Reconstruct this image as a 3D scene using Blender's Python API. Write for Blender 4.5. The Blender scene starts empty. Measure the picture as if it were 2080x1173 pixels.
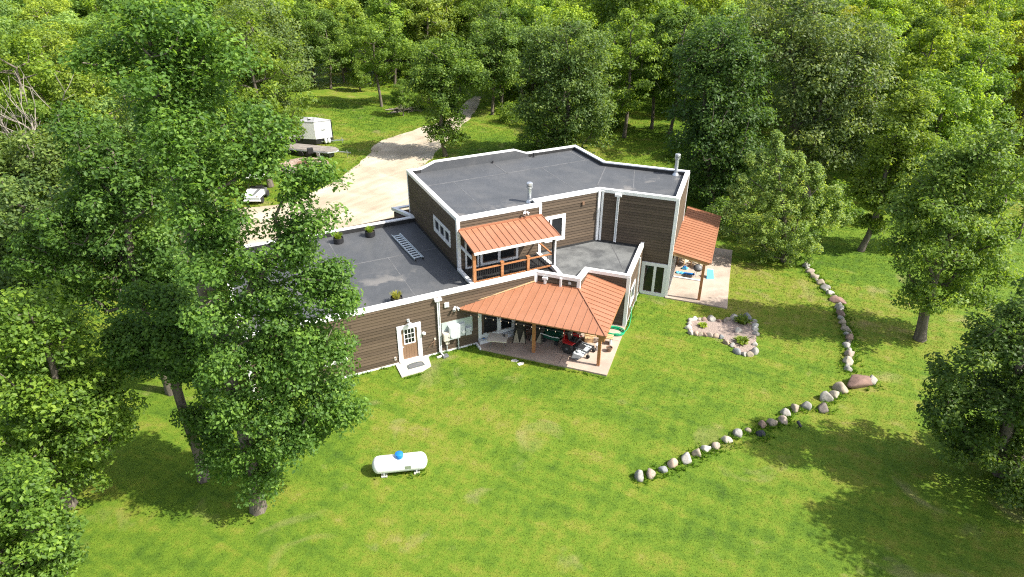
import bpy, bmesh, math, random
import numpy as np
from mathutils import Vector, Matrix, noise as mnoise
R = math.radians
random.seed(7)
C = bpy.context.scene.collection
scene = bpy.context.scene

# ------------------------------------------------------------------ camera, sky, sun, exposure
cam_d = bpy.data.cameras.new("camera"); cam = bpy.data.objects.new("camera", cam_d); C.objects.link(cam)
th, ro = R(29.12), R(0.275)
fw = Vector((0, math.cos(th), -math.sin(th))); rt = Vector((1, 0, 0)); up = rt.cross(fw)
rt2 = rt * math.cos(ro) + up * math.sin(ro); up2 = -rt * math.sin(ro) + up * math.cos(ro)
m = Matrix((rt2, up2, -fw)).transposed().to_4x4(); m.translation = (0, 0, 21.5)
cam.matrix_world = m
cam_d.sensor_width = 36; cam_d.lens = 36 * 1384 / 2080; cam_d.clip_end = 1500; cam_d.clip_start = 0.5
scene.camera = cam
SUN_DIR = Vector((1.0, -0.30, 1.135)).normalized()          # towards the sun
elev = math.asin(SUN_DIR.z); azim = math.atan2(SUN_DIR.x, SUN_DIR.y)
W = bpy.data.worlds.new("World"); scene.world = W; W.use_nodes = True
nt = W.node_tree; nt.nodes.clear()
sky = nt.nodes.new("ShaderNodeTexSky"); sky.sky_type = 'NISHITA'; sky.sun_disc = False
sky.sun_elevation = elev; sky.sun_rotation = azim; sky.air_density = 0.8; sky.dust_density = 2.0
bg = nt.nodes.new("ShaderNodeBackground"); bg.inputs[1].default_value = 0.15
wo = nt.nodes.new("ShaderNodeOutputWorld")
hs = nt.nodes.new("ShaderNodeHueSaturation"); hs.inputs['Saturation'].default_value = 0.62      # sky desaturated so its fill light in the shadows is less blue
nt.links.new(sky.outputs[0], hs.inputs['Color']); nt.links.new(hs.outputs[0], bg.inputs[0]); nt.links.new(bg.outputs[0], wo.inputs[0])
sun_d = bpy.data.lights.new("sun", 'SUN'); sun_d.energy = 4.2; sun_d.angle = R(0.55); sun_d.color = (1.0, 0.95, 0.86)
sun = bpy.data.objects.new("sun", sun_d); C.objects.link(sun)
sun.rotation_euler = SUN_DIR.to_track_quat('Z', 'Y').to_euler(); sun.location = (30, 0, 60)
vs = scene.view_settings
vs.view_transform = 'Standard'; vs.look = 'None'; vs.gamma = 1; vs.use_curve_mapping = False; vs.exposure = 1.12
scene.cycles.max_bounces = 8; scene.cycles.diffuse_bounces = 5; scene.cycles.transmission_bounces = 5
scene.cycles.transparent_max_bounces = 4; scene.cycles.use_denoising = False
scene.cycles.pixel_filter_type = 'BLACKMAN_HARRIS'; scene.cycles.filter_width = 1.15

# ------------------------------------------------------------------ materials
def lin(r, g, b): return (r, g, b, 1.0)
class NT:
    def __init__(s, name):
        s.m = bpy.data.materials.new(name); s.m.use_nodes = True
        s.t = s.m.node_tree; s.b = s.t.nodes["Principled BSDF"]; s.o = s.t.nodes["Material Output"]
    def n(s, typ, **kw):
        x = s.t.nodes.new(typ)
        for k, v in kw.items():
            if k.startswith('i_'): x.inputs[int(k[2:]) if k[2:].isdigit() else k[2:].replace('_', ' ')].default_value = v
            else: setattr(x, k, v)
        return x
    def l(s, a, b): s.t.links.new(a, b)
    def pos(s): return s.n("ShaderNodeNewGeometry").outputs['Position']
    def noise(s, scale, detail=4, vec=None, sc3=None, rough=0.55, dist=0.0):
        v = vec if vec is not None else s.pos()
        if sc3 is not None:
            mp = s.n("ShaderNodeMapping"); mp.inputs['Scale'].default_value = sc3; s.l(v, mp.inputs[0]); v = mp.outputs[0]
        x = s.n("ShaderNodeTexNoise"); x.inputs['Scale'].default_value = scale; x.inputs['Detail'].default_value = detail
        x.inputs['Roughness'].default_value = rough; x.inputs['Distortion'].default_value = dist
        s.l(v, x.inputs['Vector']); return x.outputs['Fac']
    def ramp(s, fac, stops):
        x = s.n("ShaderNodeValToRGB"); e = x.color_ramp.elements
        while len(e) < len(stops): e.new(0.5)
        for i, (p, c) in enumerate(stops): e[i].position = p; e[i].color = c if len(c) == 4 else (*c, 1)
        s.l(fac, x.inputs[0]); return x.outputs[0]
    def mix(s, fac, a, b, mode='MIX'):
        x = s.n("ShaderNodeMix"); x.data_type = 'RGBA'; x.blend_type = mode
        for k, v in ((0, fac), (6, a), (7, b)):
            if hasattr(v, 'is_linked'): s.l(v, x.inputs[k])
            else: x.inputs[k].default_value = v
        return x.outputs[2]
    def math(s, op, a, b=0.0, clamp=False):
        x = s.n("ShaderNodeMath"); x.operation = op; x.use_clamp = clamp
        for k, v in ((0, a), (1, b)):
            if hasattr(v, 'is_linked'): s.l(v, x.inputs[k])
            else: x.inputs[k].default_value = v
        return x.outputs[0]
    def bump(s, h, strength=0.3, dist=0.02):
        x = s.n("ShaderNodeBump"); x.inputs['Strength'].default_value = strength; x.inputs['Distance'].default_value = dist
        s.l(h, x.inputs['Height']); s.l(x.outputs[0], s.b.inputs['Normal'])
    def col(s, c):
        if hasattr(c, 'is_linked'): s.l(c, s.b.inputs['Base Color'])
        else: s.b.inputs['Base Color'].default_value = c
    def rough(s, r): s.b.inputs['Roughness'].default_value = r

def plain(name, c, rough=0.6, metal=0.0, var=0.12, scale=6.0, bump=0.0):
    k = NT(name); n = k.noise(scale, 5)
    d = tuple(x * (1 - var) for x in c); e = tuple(min(1, x * (1 + var)) for x in c)
    k.col(k.ramp(n, [(0.3, d), (0.7, e)])); k.rough(rough); k.b.inputs['Metallic'].default_value = metal
    if bump: k.bump(k.noise(scale * 8, 3), bump, 0.01)
    return k.m
M = {}
M['white'] = plain('white_paint', (0.78, 0.78, 0.77), 0.5, 0, 0.05, 3)
M['white_gloss'] = plain('white_gloss', (0.80, 0.80, 0.79), 0.28, 0, 0.03, 2)
M['trim_grey'] = plain('sash_white', (0.66, 0.68, 0.68), 0.45, 0, 0.05, 3)
M['wood'] = plain('cedar_wood', (0.36, 0.155, 0.06), 0.55, 0, 0.22, 9)
M['wood_pale'] = plain('pale_wood', (0.55, 0.36, 0.19), 0.6, 0, 0.2, 9)
M['black'] = plain('black_plastic', (0.018, 0.018, 0.02), 0.5, 0, 0.2, 8)
M['black_metal'] = plain('black_metal', (0.02, 0.02, 0.022), 0.4, 0.3, 0.2, 8)
M['rubber'] = plain('tyre_rubber', (0.022, 0.021, 0.02), 0.8, 0, 0.25, 14, 0.3)
M['steel'] = plain('galvanised_steel', (0.56, 0.58, 0.6), 0.34, 0.75, 0.12, 7)
M['alu'] = plain('aluminium', (0.6, 0.66, 0.68), 0.42, 0.45, 0.1, 9)
M['grey_box'] = plain('grey_enamel', (0.47, 0.5, 0.51), 0.45, 0, 0.07, 5)
M['grey_dark'] = plain('dark_grey_paint', (0.12, 0.125, 0.13), 0.5, 0, 0.15, 6)
M['red'] = plain('red_paint', (0.42, 0.018, 0.02), 0.32, 0, 0.1, 6)
M['green_tub'] = plain('dark_green_plastic', (0.01, 0.085, 0.055), 0.4, 0, 0.15, 6)
M['hose'] = plain('hose_green', (0.01, 0.36, 0.16), 0.4, 0, 0.15, 20)
M['blue'] = plain('blue_plastic', (0.012, 0.18, 0.55), 0.35, 0, 0.12, 10)
M['cyan'] = plain('pale_blue_foam', (0.1, 0.5, 0.8), 0.6, 0, 0.12, 10)
M['blue_cap'] = plain('blue_dome', (0.012, 0.17, 0.53), 0.35, 0, 0.06, 6)
M['cream'] = plain('cream_fabric', (0.6, 0.5, 0.36), 0.85, 0, 0.15, 9)
M['beige'] = plain('beige_plastic', (0.55, 0.5, 0.42), 0.5, 0, 0.07, 5)
M['khaki'] = plain('khaki_canvas', (0.32, 0.28, 0.2), 0.9, 0, 0.15, 9)
M['camo'] = plain('dark_canvas', (0.035, 0.032, 0.022), 0.9, 0, 0.5, 10)
M['soil'] = plain('potting_soil', (0.05, 0.034, 0.022), 0.95, 0, 0.3, 12)
M['mat_dark'] = plain('doormat_fibre', (0.085, 0.095, 0.095), 0.95, 0, 0.2, 30)
M['bulb'] = plain('frosted_bulb', (0.5, 0.4, 0.3), 0.3, 0, 0.05, 5)
M['brown_box'] = plain('brown_enamel', (0.2, 0.12, 0.075), 0.5, 0, 0.1, 5)
M['block'] = plain('concrete_block', (0.5, 0.48, 0.44), 0.9, 0, 0.12, 8, 0.3)
# glass
k = NT('window_glass'); k.col(lin(0.012, 0.014, 0.016)); k.rough(0.04); k.b.inputs['IOR'].default_value = 1.5; M['glass'] = k.m
k = NT('pale_backboard'); n = k.noise(3, 3); k.col(k.ramp(n, [(0.3, (0.36, 0.42, 0.4)), (0.7, (0.42, 0.48, 0.45))])); k.rough(0.12); M['backboard'] = k.m
# siding: rough sawn boards, grain along the board, each board its own tone
k = NT('brown_siding')
g = k.noise(3.0, 6, sc3=(0.6, 0.6, 26)); g2 = k.noise(0.7, 3); oi = k.n("ShaderNodeObjectInfo").outputs['Random']
f = k.math('ADD', k.math('MULTIPLY', g, 0.6), k.math('MULTIPLY', oi, 0.24)); f = k.math('ADD', f, k.math('MULTIPLY', g2, 0.12))
k.col(k.ramp(f, [(0.28, (0.046, 0.031, 0.018)), (0.5, (0.083, 0.057, 0.035)), (0.78, (0.122, 0.087, 0.055))])); k.rough(0.72)
k.bump(g, 0.35, 0.01); M['siding'] = k.m
M['wall'] = plain('wall_sheathing', (0.075, 0.05, 0.034), 0.85, 0, 0.15, 4)
# roof membrane
k = NT('roof_membrane')
a = k.noise(0.9, 6, rough=0.65); b = k.noise(0.22, 3, dist=0.8); c3 = k.noise(5, 4, sc3=(1, 0.25, 1))
base = k.ramp(k.math('ADD', k.math('MULTIPLY', a, 0.6), k.math('MULTIPLY', c3, 0.4)), [(0.28, (0.055, 0.059, 0.064)), (0.52, (0.067, 0.071, 0.077)), (0.76, (0.083, 0.087, 0.092))])
dust = k.ramp(b, [(0.5, (0, 0, 0)), (0.7, (0.4, 0.4, 0.4))])
tc = k.n("ShaderNodeTexCoord"); sp = k.n("ShaderNodeSeparateXYZ"); k.l(tc.outputs['Object'], sp.inputs[0])
band = k.ramp(k.math('MULTIPLY', sp.outputs['Y'], 0.1), [(0.0, (1, 1, 1)), (0.03, (0.2, 0.2, 0.2)), (0.26, (0.2, 0.2, 0.2)), (0.285, (1, 1, 1)), (0.37, (0.6, 0.6, 0.6)), (0.45, (0.1, 0.1, 0.1))])
st = k.ramp(k.noise(0.75, 4, sc3=(1, 1, 1), dist=0.3), [(0.5, (0, 0, 0)), (0.62, (1, 1, 1))])
c0 = k.mix(dust, base, lin(0.125, 0.124, 0.122))
k.col(k.mix(k.math('MULTIPLY', k.math('MULTIPLY', band, st), 0.5), c0, lin(0.27, 0.25, 0.225))); k.rough(0.6); k.bump(k.noise(18, 3), 0.12, 0.01); M['membrane'] = k.m
k = NT('terrace_membrane')
b = k.noise(0.7, 6, dist=0.25, rough=0.65); a = k.noise(3, 5)
base = k.ramp(a, [(0.3, (0.07, 0.073, 0.074)), (0.7, (0.1, 0.104, 0.104))])
k.col(k.mix(k.ramp(b, [(0.42, (0, 0, 0)), (0.6, (0.8, 0.8, 0.8))]), base, lin(0.17, 0.175, 0.17))); k.rough(0.66); M['terrace'] = k.m
M['seam'] = plain('seam_tape', (0.115, 0.116, 0.118), 0.6, 0, 0.3, 3)
M['flash_dark'] = plain('dark_flashing', (0.022, 0.022, 0.022), 0.6, 0, 0.3, 4)
# copper coloured standing seam metal
k = NT('copper_roof_metal'); oi = k.n("ShaderNodeObjectInfo").outputs['Random']; n = k.noise(1.1, 6, rough=0.65)
f = k.math('ADD', k.math('MULTIPLY', n, 0.85), k.math('MULTIPLY', oi, 0.14))
k.col(k.ramp(f, [(0.3, (0.325, 0.142, 0.076)), (0.7, (0.38, 0.175, 0.1))])); k.rough(0.42); k.b.inputs['Metallic'].default_value = 0.15; M['copper'] = k.m
# concrete
def concrete(name, c0, c1, stain):
    k = NT(name); a = k.noise(1.1, 6, rough=0.65); b = k.noise(0.5, 3); c_ = k.noise(22, 3)
    col = k.ramp(a, [(0.3, c0), (0.7, c1)])
    col = k.mix(k.ramp(b, [(0.5, (0, 0, 0)), (0.68, (0.7, 0.7, 0.7))]), col, (*stain, 1))
    k.col(col); k.rough(0.88); k.bump(c_, 0.25, 0.008); return k.m
M['concrete'] = concrete('pinkish_concrete', (0.36, 0.27, 0.21), (0.45, 0.36, 0.29), (0.30, 0.235, 0.19))
M['concrete2'] = concrete('mossy_concrete', (0.38, 0.30, 0.235), (0.45, 0.37, 0.30), (0.2, 0.165, 0.13))
M['stoop'] = concrete('pale_concrete', (0.46, 0.43, 0.37), (0.54, 0.51, 0.45), (0.38, 0.34, 0.28))
k = NT('paver_pink'); oi = k.n("ShaderNodeObjectInfo").outputs['Random']; n = k.noise(3, 4)
k.col(k.ramp(k.math('ADD', k.math('MULTIPLY', n, .5), k.math('MULTIPLY', oi, .5)), [(0.25, (0.27, 0.19, 0.155)), (0.75, (0.40, 0.31, 0.26))])); k.rough(0.9); M['paver'] = k.m
# sandy gravel
k = NT('sandy_gravel'); a = k.noise(0.35, 5, dist=0.6); b = k.noise(9, 6, rough=0.7); mp = k.n("ShaderNodeMapping"); mp.inputs['Rotation'].default_value = (0, 0, -0.95); k.l(k.pos(), mp.inputs[0]); tr = k.noise(1.1, 4, vec=mp.outputs[0], sc3=(0.1, 1.0, 1), dist=0.5)
f = k.math('ADD', k.math('MULTIPLY', a, 0.45), k.math('ADD', k.math('MULTIPLY', b, 0.25), k.math('MULTIPLY', tr, 0.3)))
k.col(k.ramp(f, [(0.34, (0.24, 0.19, 0.135)), (0.48, (0.37, 0.31, 0.23)), (0.62, (0.5, 0.44, 0.345))])); k.rough(0.95); k.bump(b, 0.4, 0.02); M['gravel'] = k.m
M['dirt'] = plain('bare_dirt', (0.33, 0.235, 0.16), 0.95, 0, 0.3, 1.5, 0.4)
k = NT('pink_gravel'); a = k.noise(14, 5, rough=0.8); v = k.n("ShaderNodeTexVoronoi"); v.inputs['Scale'].default_value = 16; k.l(k.pos(), v.inputs['Vector'])
k.col(k.mix(0.5, k.ramp(a, [(0.3, (0.23, 0.17, 0.14)), (0.7, (0.38, 0.31, 0.265))]), k.ramp(v.outputs['Distance'], [(0.1, (0.75, 0.75, 0.75)), (0.5, (0.3, 0.3, 0.3))]), 'SOFT_LIGHT')); k.rough(0.95); k.bump(v.outputs['Distance'], 0.7, 0.03); M['bedgravel'] = k.m
# stone: colour from the object, speckled
k = NT('field_stone'); oc = k.n("ShaderNodeObjectInfo"); a = k.noise(4.5, 6, rough=0.7); b = k.noise(24, 3)
f = k.math('ADD', k.math('MULTIPLY', a, 0.7), k.math('MULTIPLY', b, 0.3))
k.col(k.mix(1.0, oc.outputs['Color'], k.ramp(f, [(0.3, (0.45, 0.44, 0.42)), (0.5, (0.82, 0.82, 0.81)), (0.72, (1.1, 1.08, 1.04))]), 'MULTIPLY')); k.rough(0.85); k.bump(f, 0.5, 0.04); M['stone'] = k.m
# bark
def bark(name, c0, c1):
    k = NT(name); a = k.noise(7, 5, sc3=(1, 1, 0.22), rough=0.7); k.col(k.ramp(a, [(0.3, c0), (0.7, c1)])); k.rough(0.92); k.bump(a, 0.6, 0.04); return k.m
M['bark'] = bark('oak_bark', (0.06, 0.048, 0.037), (0.19, 0.16, 0.125))
M['deadbark'] = bark('dead_wood', (0.17, 0.145, 0.115), (0.33, 0.295, 0.245))
# leaves: hue from the object colour, tone of every spray and leaf from the mesh
def leafmat(name):
    k = NT(name); oc = k.n("ShaderNodeObjectInfo"); at = k.n("ShaderNodeAttribute"); at.attribute_name = 'tint'
    mul = k.ramp(at.outputs['Fac'], [(0.0, (0.5, 0.56, 0.6)), (0.5, (1.0, 1.0, 0.92)), (0.85, (1.6, 1.4, 1.1)), (1.0, (2.1, 1.75, 1.5))])
    c = k.mix(1.0, oc.outputs['Color'], mul, 'MULTIPLY')
    k.col(c); k.rough(0.5); k.b.inputs['Specular IOR Level'].default_value = 0.3
    tr = k.n("ShaderNodeBsdfTranslucent"); k.l(k.mix(1.0, c, lin(1.5, 1.45, 0.6), 'MULTIPLY'), tr.inputs[0])
    mx = k.n("ShaderNodeMixShader"); mx.inputs[0].default_value = 0.48
    k.l(k.b.outputs[0], mx.inputs[1]); k.l(tr.outputs[0], mx.inputs[2]); k.l(mx.outputs[0], k.o.inputs[0]); return k.m
M['leaf'] = leafmat('leaf')
# turf: the same colour field for the soil-level sheet and the blades
def turf(name, blade):
    k = NT(name)
    big = k.noise(0.085, 4, dist=0.8); mid = k.noise(0.62, 5, rough=0.62, dist=0.4); clump = k.noise(2.3, 4, rough=0.6); fine = k.noise(9, 4, rough=0.8)
    mp = k.n("ShaderNodeMapping"); mp.inputs['Rotation'].default_value = (0, 0, 0.5); k.l(k.pos(), mp.inputs[0])
    wv = k.n("ShaderNodeTexWave"); wv.inputs['Scale'].default_value = 0.42; wv.inputs['Distortion'].default_value = 5.0; wv.inputs['Detail'].default_value = 2.0; wv.inputs['Detail Scale'].default_value = 0.35; k.l(mp.outputs[0], wv.inputs['Vector'])
    tracks = k.noise(0.6, 4, vec=mp.outputs[0], sc3=(0.09, 1.6, 1), dist=1.0); tracks2 = k.noise(0.5, 3, sc3=(0.12, 1.0, 1), dist=2.0)
    f = k.math('ADD', k.math('MULTIPLY', big, 0.30), k.math('MULTIPLY', mid, 0.22))
    for nn, ww in ((clump, 0.18), (fine, 0.11), (tracks, 0.2), (tracks2, 0.12)): f = k.math('ADD', f, k.math('MULTIPLY', nn, ww))
    f = k.math('ADD', f, k.math('MULTIPLY', wv.outputs['Fac'], 0.02))
    f = k.math('ADD', k.math('MULTIPLY', f, 1.65), -0.44)
    if blade:
        at = k.n("ShaderNodeAttribute"); at.attribute_name = 'tint'; f = k.math('ADD', f, k.math('MULTIPLY', k.math('SUBTRACT', at.outputs['Fac'], 0.5), 0.17))
    col = k.ramp(f, [(0.28, (0.04, 0.084, 0.009)), (0.4, (0.074, 0.14, 0.01)), (0.5, (0.113, 0.184, 0.013)), (0.6, (0.168, 0.2, 0.022)), (0.74, (0.238, 0.205, 0.068))])
    bare = k.noise(0.33, 4, dist=0.7)
    col = k.mix(k.ramp(bare, [(0.6, (0, 0, 0)), (0.74, (0.6, 0.6, 0.6))]), col, lin(0.29, 0.24, 0.11))
    k.col(col); k.rough(0.75); k.b.inputs['Specular IOR Level'].default_value = 0.2
    if blade:
        tr = k.n("ShaderNodeBsdfTranslucent"); k.l(col, tr.inputs[0]); mx = k.n("ShaderNodeMixShader"); mx.inputs[0].default_value = 0.45
        k.l(k.b.outputs[0], mx.inputs[1]); k.l(tr.outputs[0], mx.inputs[2]); k.l(mx.outputs[0], k.o.inputs[0])
    else: k.bump(k.noise(11, 5, rough=0.8), 0.9, 0.06)
    return k.m
M['turf'] = turf('turf', False); M['blade'] = turf('grass_blade', True)
k = NT('meadow_green'); a = k.noise(0.3, 5); b = k.noise(3, 5, rough=.7); k.col(k.ramp(k.math('ADD', k.math('MULTIPLY', a, .5), k.math('MULTIPLY', b, .5)), [(0.35, (0.035, 0.075, 0.008)), (0.6, (0.1, 0.17, 0.012)), (0.75, (0.2, 0.24, 0.02))])); k.rough(0.9); k.bump(b, 1.0, 0.3); M['meadow'] = k.m

# ------------------------------------------------------------------ mesh and object helpers
class MB:
    def __init__(s): s.v = []; s.f = []
    def add(s, vs, fs):
        o = len(s.v); s.v += [tuple(p) for p in vs]; s.f += [tuple(i + o for i in q) for q in fs]; return s
    def box(s, c, size, rz=0.0):
        x, y, z = (d / 2 for d in size); ca, sa = math.cos(rz), math.sin(rz); P = []
        for dz in (-z, z):
            for dx, dy in ((-x, -y), (x, -y), (x, y), (-x, y)): P.append((c[0] + dx * ca - dy * sa, c[1] + dx * sa + dy * ca, c[2] + dz))
        return s.add(P, [(3, 2, 1, 0), (4, 5, 6, 7), (0, 1, 5, 4), (1, 2, 6, 5), (2, 3, 7, 6), (3, 0, 4, 7)])
    def beam(s, a, b, w, h):
        a = Vector(a); b = Vector(b); d = (b - a).normalized(); sd = d.cross(Vector((0, 0, 1)))
        sd = Vector((1, 0, 0)) if sd.length < 1e-4 else sd.normalized(); u = sd.cross(d)
        P = [p + sd * x * w / 2 + u * y * h / 2 for p in (a, b) for x, y in ((-1, -1), (1, -1), (1, 1), (-1, 1))]
        return s.add(P, [(3, 2, 1, 0), (4, 5, 6, 7), (0, 1, 5, 4), (1, 2, 6, 5), (2, 3, 7, 6), (3, 0, 4, 7)])
    def tube(s, pts, r, n=8, cap=True):
        pts = [Vector(p) for p in pts]; rr = r if isinstance(r, (list, tuple)) else [r] * len(pts); P = []; F = []; ref = None
        for i, p in enumerate(pts):
            d = (pts[min(i + 1, len(pts) - 1)] - pts[max(i - 1, 0)]).normalized()
            if ref is None: ref = Vector((0, 0, 1)) if abs(d.z) < 0.9 else Vector((1, 0, 0))
            a = d.cross(ref).normalized(); b = d.cross(a).normalized(); ref = -b if False else ref
            for k in range(n):
                t = 2 * math.pi * k / n; P.append(p + (a * math.cos(t) + b * math.sin(t)) * rr[i])
        for i in range(len(pts) - 1):
            for k in range(n): F.append((i * n + k, i * n + (k + 1) % n, (i + 1) * n + (k + 1) % n, (i + 1) * n + k))
        if cap: F.append(tuple(range(n))[::-1]); F.append(tuple((len(pts) - 1) * n + k for k in range(n)))
        return s.add(P, F)
    def lathe(s, prof, c=(0, 0, 0), n=16):
        P = []; F = []
        for r, z in prof:
            for k in range(n): t = 2 * math.pi * k / n; P.append((c[0] + r * math.cos(t), c[1] + r * math.sin(t), c[2] + z))
        for i in range(len(prof) - 1):
            for k in range(n): F.append((i * n + k, i * n + (k + 1) % n, (i + 1) * n + (k + 1) % n, (i + 1) * n + k))
        F.append(tuple(range(n))[::-1]); F.append(tuple((len(prof) - 1) * n + k for k in range(n)))
        return s.add(P, F)
    def prism(s, poly, z0, z1):
        n = len(poly); zz = z1 if isinstance(z1, (list, tuple)) else [z1] * n; z00 = z0 if isinstance(z0, (list, tuple)) else [z0] * n
        P = [(p[0], p[1], z) for p, z in zip(poly, z00)] + [(p[0], p[1], z) for p, z in zip(poly, zz)]
        return s.add(P, [tuple(range(n))[::-1], tuple(range(n, 2 * n))] + [(i, (i + 1) % n, n + (i + 1) % n, n + i) for i in range(n)])
    def mesh(s, name, smooth=False):
        me = bpy.data.meshes.new(name); me.from_pydata(s.v, [], s.f)
        bm = bmesh.new(); bm.from_mesh(me); bmesh.ops.recalc_face_normals(bm, faces=bm.faces); bm.to_mesh(me); bm.free()
        if smooth:
            for p in me.polygons: p.use_smooth = True
        return me
    def build(s, name, mat, parent=None, bevel=0.0, smooth=False, kind=None, loc=None):
        me = s.mesh(name, smooth); me.materials.append(M[mat] if isinstance(mat, str) else mat)
        o = bpy.data.objects.new(name, me); C.objects.link(o); o.parent = parent
        if loc: o.location = loc
        if kind: o['kind'] = kind
        if smooth: 
            md = o.modifiers.new('split', 'EDGE_SPLIT'); md.split_angle = R(40)
        if bevel:
            md = o.modifiers.new('bevel', 'BEVEL'); md.width = bevel; md.segments = 2; md.limit_method = 'ANGLE'
        return o
def tag(o, label, cat, group=None):
    o['label'] = label; o['category'] = cat
    if group: o['group'] = group
    return o
def thing(name, label, cat, loc=(0, 0, 0), rz=0.0, group=None):
    o = bpy.data.objects.new(name, None); C.objects.link(o); o.empty_display_size = 0.3
    o.location = loc if len(loc) == 3 else (loc[0], loc[1], 0); o.rotation_euler = (0, 0, rz); return tag(o, label, cat, group)
def dup(o, parent=None):
    c = o.copy(); C.objects.link(c)
    if parent is not None: c.parent = parent
    for ch in list(o.children): dup(ch, c)
    return c
def link(name, me, parent, loc=(0, 0, 0), rz=0.0, scale=(1, 1, 1)):
    o = bpy.data.objects.new(name, me); C.objects.link(o); o.parent = parent; o.location = loc; o.rotation_euler = (0, 0, rz); o.scale = scale; return o
def clip(poly, a, b, c):        # keep a*x+b*y<=c
    out = []
    for i in range(len(poly)):
        p, q = poly[i], poly[(i + 1) % len(poly)]; dp, dq = a * p[0] + b * p[1] - c, a * q[0] + b * q[1] - c
        if dp <= 0: out.append(p)
        if dp * dq < 0: t = dp / (dp - dq); out.append((p[0] + t * (q[0] - p[0]), p[1] + t * (q[1] - p[1])))
    return out
def inside(p, poly):
    r = False; x, y = p
    for i in range(len(poly)):
        (x0, y0), (x1, y1) = poly[i], poly[i - 1]
        if (y0 > y) != (y1 > y) and x < (x1 - x0) * (y - y0) / (y1 - y0) + x0: r = not r
    return r
# ------------------------------------------------------------------ the house frame: x along the long front, y towards the drive
AL = R(25.8); HO = (-8.308, 29.108)
def HW(u, v): return (HO[0] + u * math.cos(AL) - v * math.sin(AL), HO[1] + u * math.sin(AL) + v * math.cos(AL))
def B(s, t): return ((s + t) / math.sqrt(2), (t - s) / math.sqrt(2))
BR = -math.pi / 4
def bxy(p, q):           # intersection helper: point on A-line v=const with B-line t=const
    return p
house = thing("house", "brown sided flat roofed house with white trim and copper coloured porch roofs", "house", HO, AL)

# ---- siding
BH = 0.178
bd = MB(); prof = [(0.0, 0.02), (-0.04, 0.02), (-0.014, BH - 0.004), (0.0, BH - 0.004)]
bd.v = [(x, y, z) for x in (0.0, 1.0) for y, z in prof]
bd.f = [(0, 1, 2, 3), (7, 6, 5, 4)] + [(i, i + 4, (i + 1) % 4 + 4, (i + 1) % 4) for i in range(4)]
board_me = bd.mesh("siding_board"); board_me.materials.append(M['siding'])
def wall(name, p0, p1, z0, z1, openings=(), boards=True, ztop=None):
    """vertical wall from p0 to p1 (outside on the right hand), with lapped boards; openings = (a0, a1, z0, z1) along the wall"""
    p0 = Vector(p0); p1 = Vector(p1); d = p1 - p0; L = d.length; ang = math.atan2(d.y, d.x)
    e = MB(); zt = ztop or z1
    e.add([(0, 0, z0), (L, 0, z0), (L, 0.16, z0), (0, 0.16, z0), (0, 0, zt), (L, 0, zt), (L, 0.16, zt), (0, 0.16, zt)], [(3, 2, 1, 0), (4, 5, 6, 7), (0, 1, 5, 4), (1, 2, 6, 5), (2, 3, 7, 6), (3, 0, 4, 7)])
    w = e.build(name, 'wall', house); w.location = (p0.x, p0.y, 0); w.rotation_euler = (0, 0, ang)
    if boards:
        n = max(1, int(math.ceil((z1 - z0) / BH - 0.3)))
        for i in range(n):
            za = z0 + i * (z1 - z0) / n; zm = za + BH / 2; segs = [(0.0, L)]
            for a0, a1, b0, b1 in openings:
                if b0 - 0.02 < zm < b1 + 0.02:
                    ns = []
                    for s0, s1 in segs:
                        if a1 <= s0 or a0 >= s1: ns.append((s0, s1)); continue
                        if a0 > s0: ns.append((s0, a0))
                        if a1 < s1: ns.append((a1, s1))
                    segs = ns
            # long runs are butt jointed from shorter boards
            for s0, s1 in segs:
                ln = s1 - s0
                if ln < 0.03: continue
                k = 1 if ln < 5.5 else 2
                cut = [s0, s1] if k == 1 else [s0, s0 + ln * random.uniform(0.3, 0.7), s1]
                for q in range(k):
                    link("siding_board", board_me, w, (cut[q] + (0.002 if q else 0), -0.001, za + random.uniform(-.002, .002)), 0, (cut[q + 1] - cut[q] - 0.002, random.uniform(0.85, 1.25), (z1 - z0) / n / BH))
    return w
def on_wall(p0, p1, a, z, out=0.0):      # point on a wall's face
    d = (Vector(p1) - Vector(p0)).normalized(); n = Vector((d.y, -d.x)); q = Vector(p0) + d * a + n * out; return (q.x, q.y, z), math.atan2(d.y, d.x)
def sweep(name, pts, prof, mat, closed=False, parent=house):
    """mitred sweep of a profile (offset to the right, height) along 3-D points"""
    n = len(pts); e = MB(); m = len(prof); P = []
    for i in range(n):
        p = Vector(pts[i][:2]); dirs = []
        if closed or i > 0: dirs.append((p - Vector(pts[i - 1][:2])).normalized())
        if closed or i < n - 1: dirs.append((Vector(pts[(i + 1) % n][:2]) - p).normalized())
        ns = [Vector((d.y, -d.x)) for d in dirs]; nn = sum(ns, Vector((0, 0))).normalized(); k = 1 / max(0.35, nn.dot(ns[0]))
        for o, z in prof: q = p + nn * o * k; P.append((q.x, q.y, pts[i][2] + z))
    F = []
    for i in range(n if closed else n - 1):
        j = (i + 1) % n
        for a in range(m): F.append((i * m + a, i * m + (a + 1) % m, j * m + (a + 1) % m, j * m + a))
    if not closed: F += [tuple(range(m))[::-1], tuple((n - 1) * m + a for a in range(m))]
    e.add(P, F); return e.build(name, mat, parent)
CAP = [(0.055, 0.0), (-0.2, 0.0), (-0.2, -0.07), (-0.165, -0.07), (-0.165, -0.05), (0.02, -0.05), (0.02, -0.2), (0.055, -0.2)]
def trim_post(x, y, z0, z1, rz=0.0, w=0.15):
    return MB().box((x, y, (z0 + z1) / 2), (w, w, z1 - z0), rz).build("corner_trim", 'white', house)

ZU, ZW, ZT = 6.70, 3.80, 3.47
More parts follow.
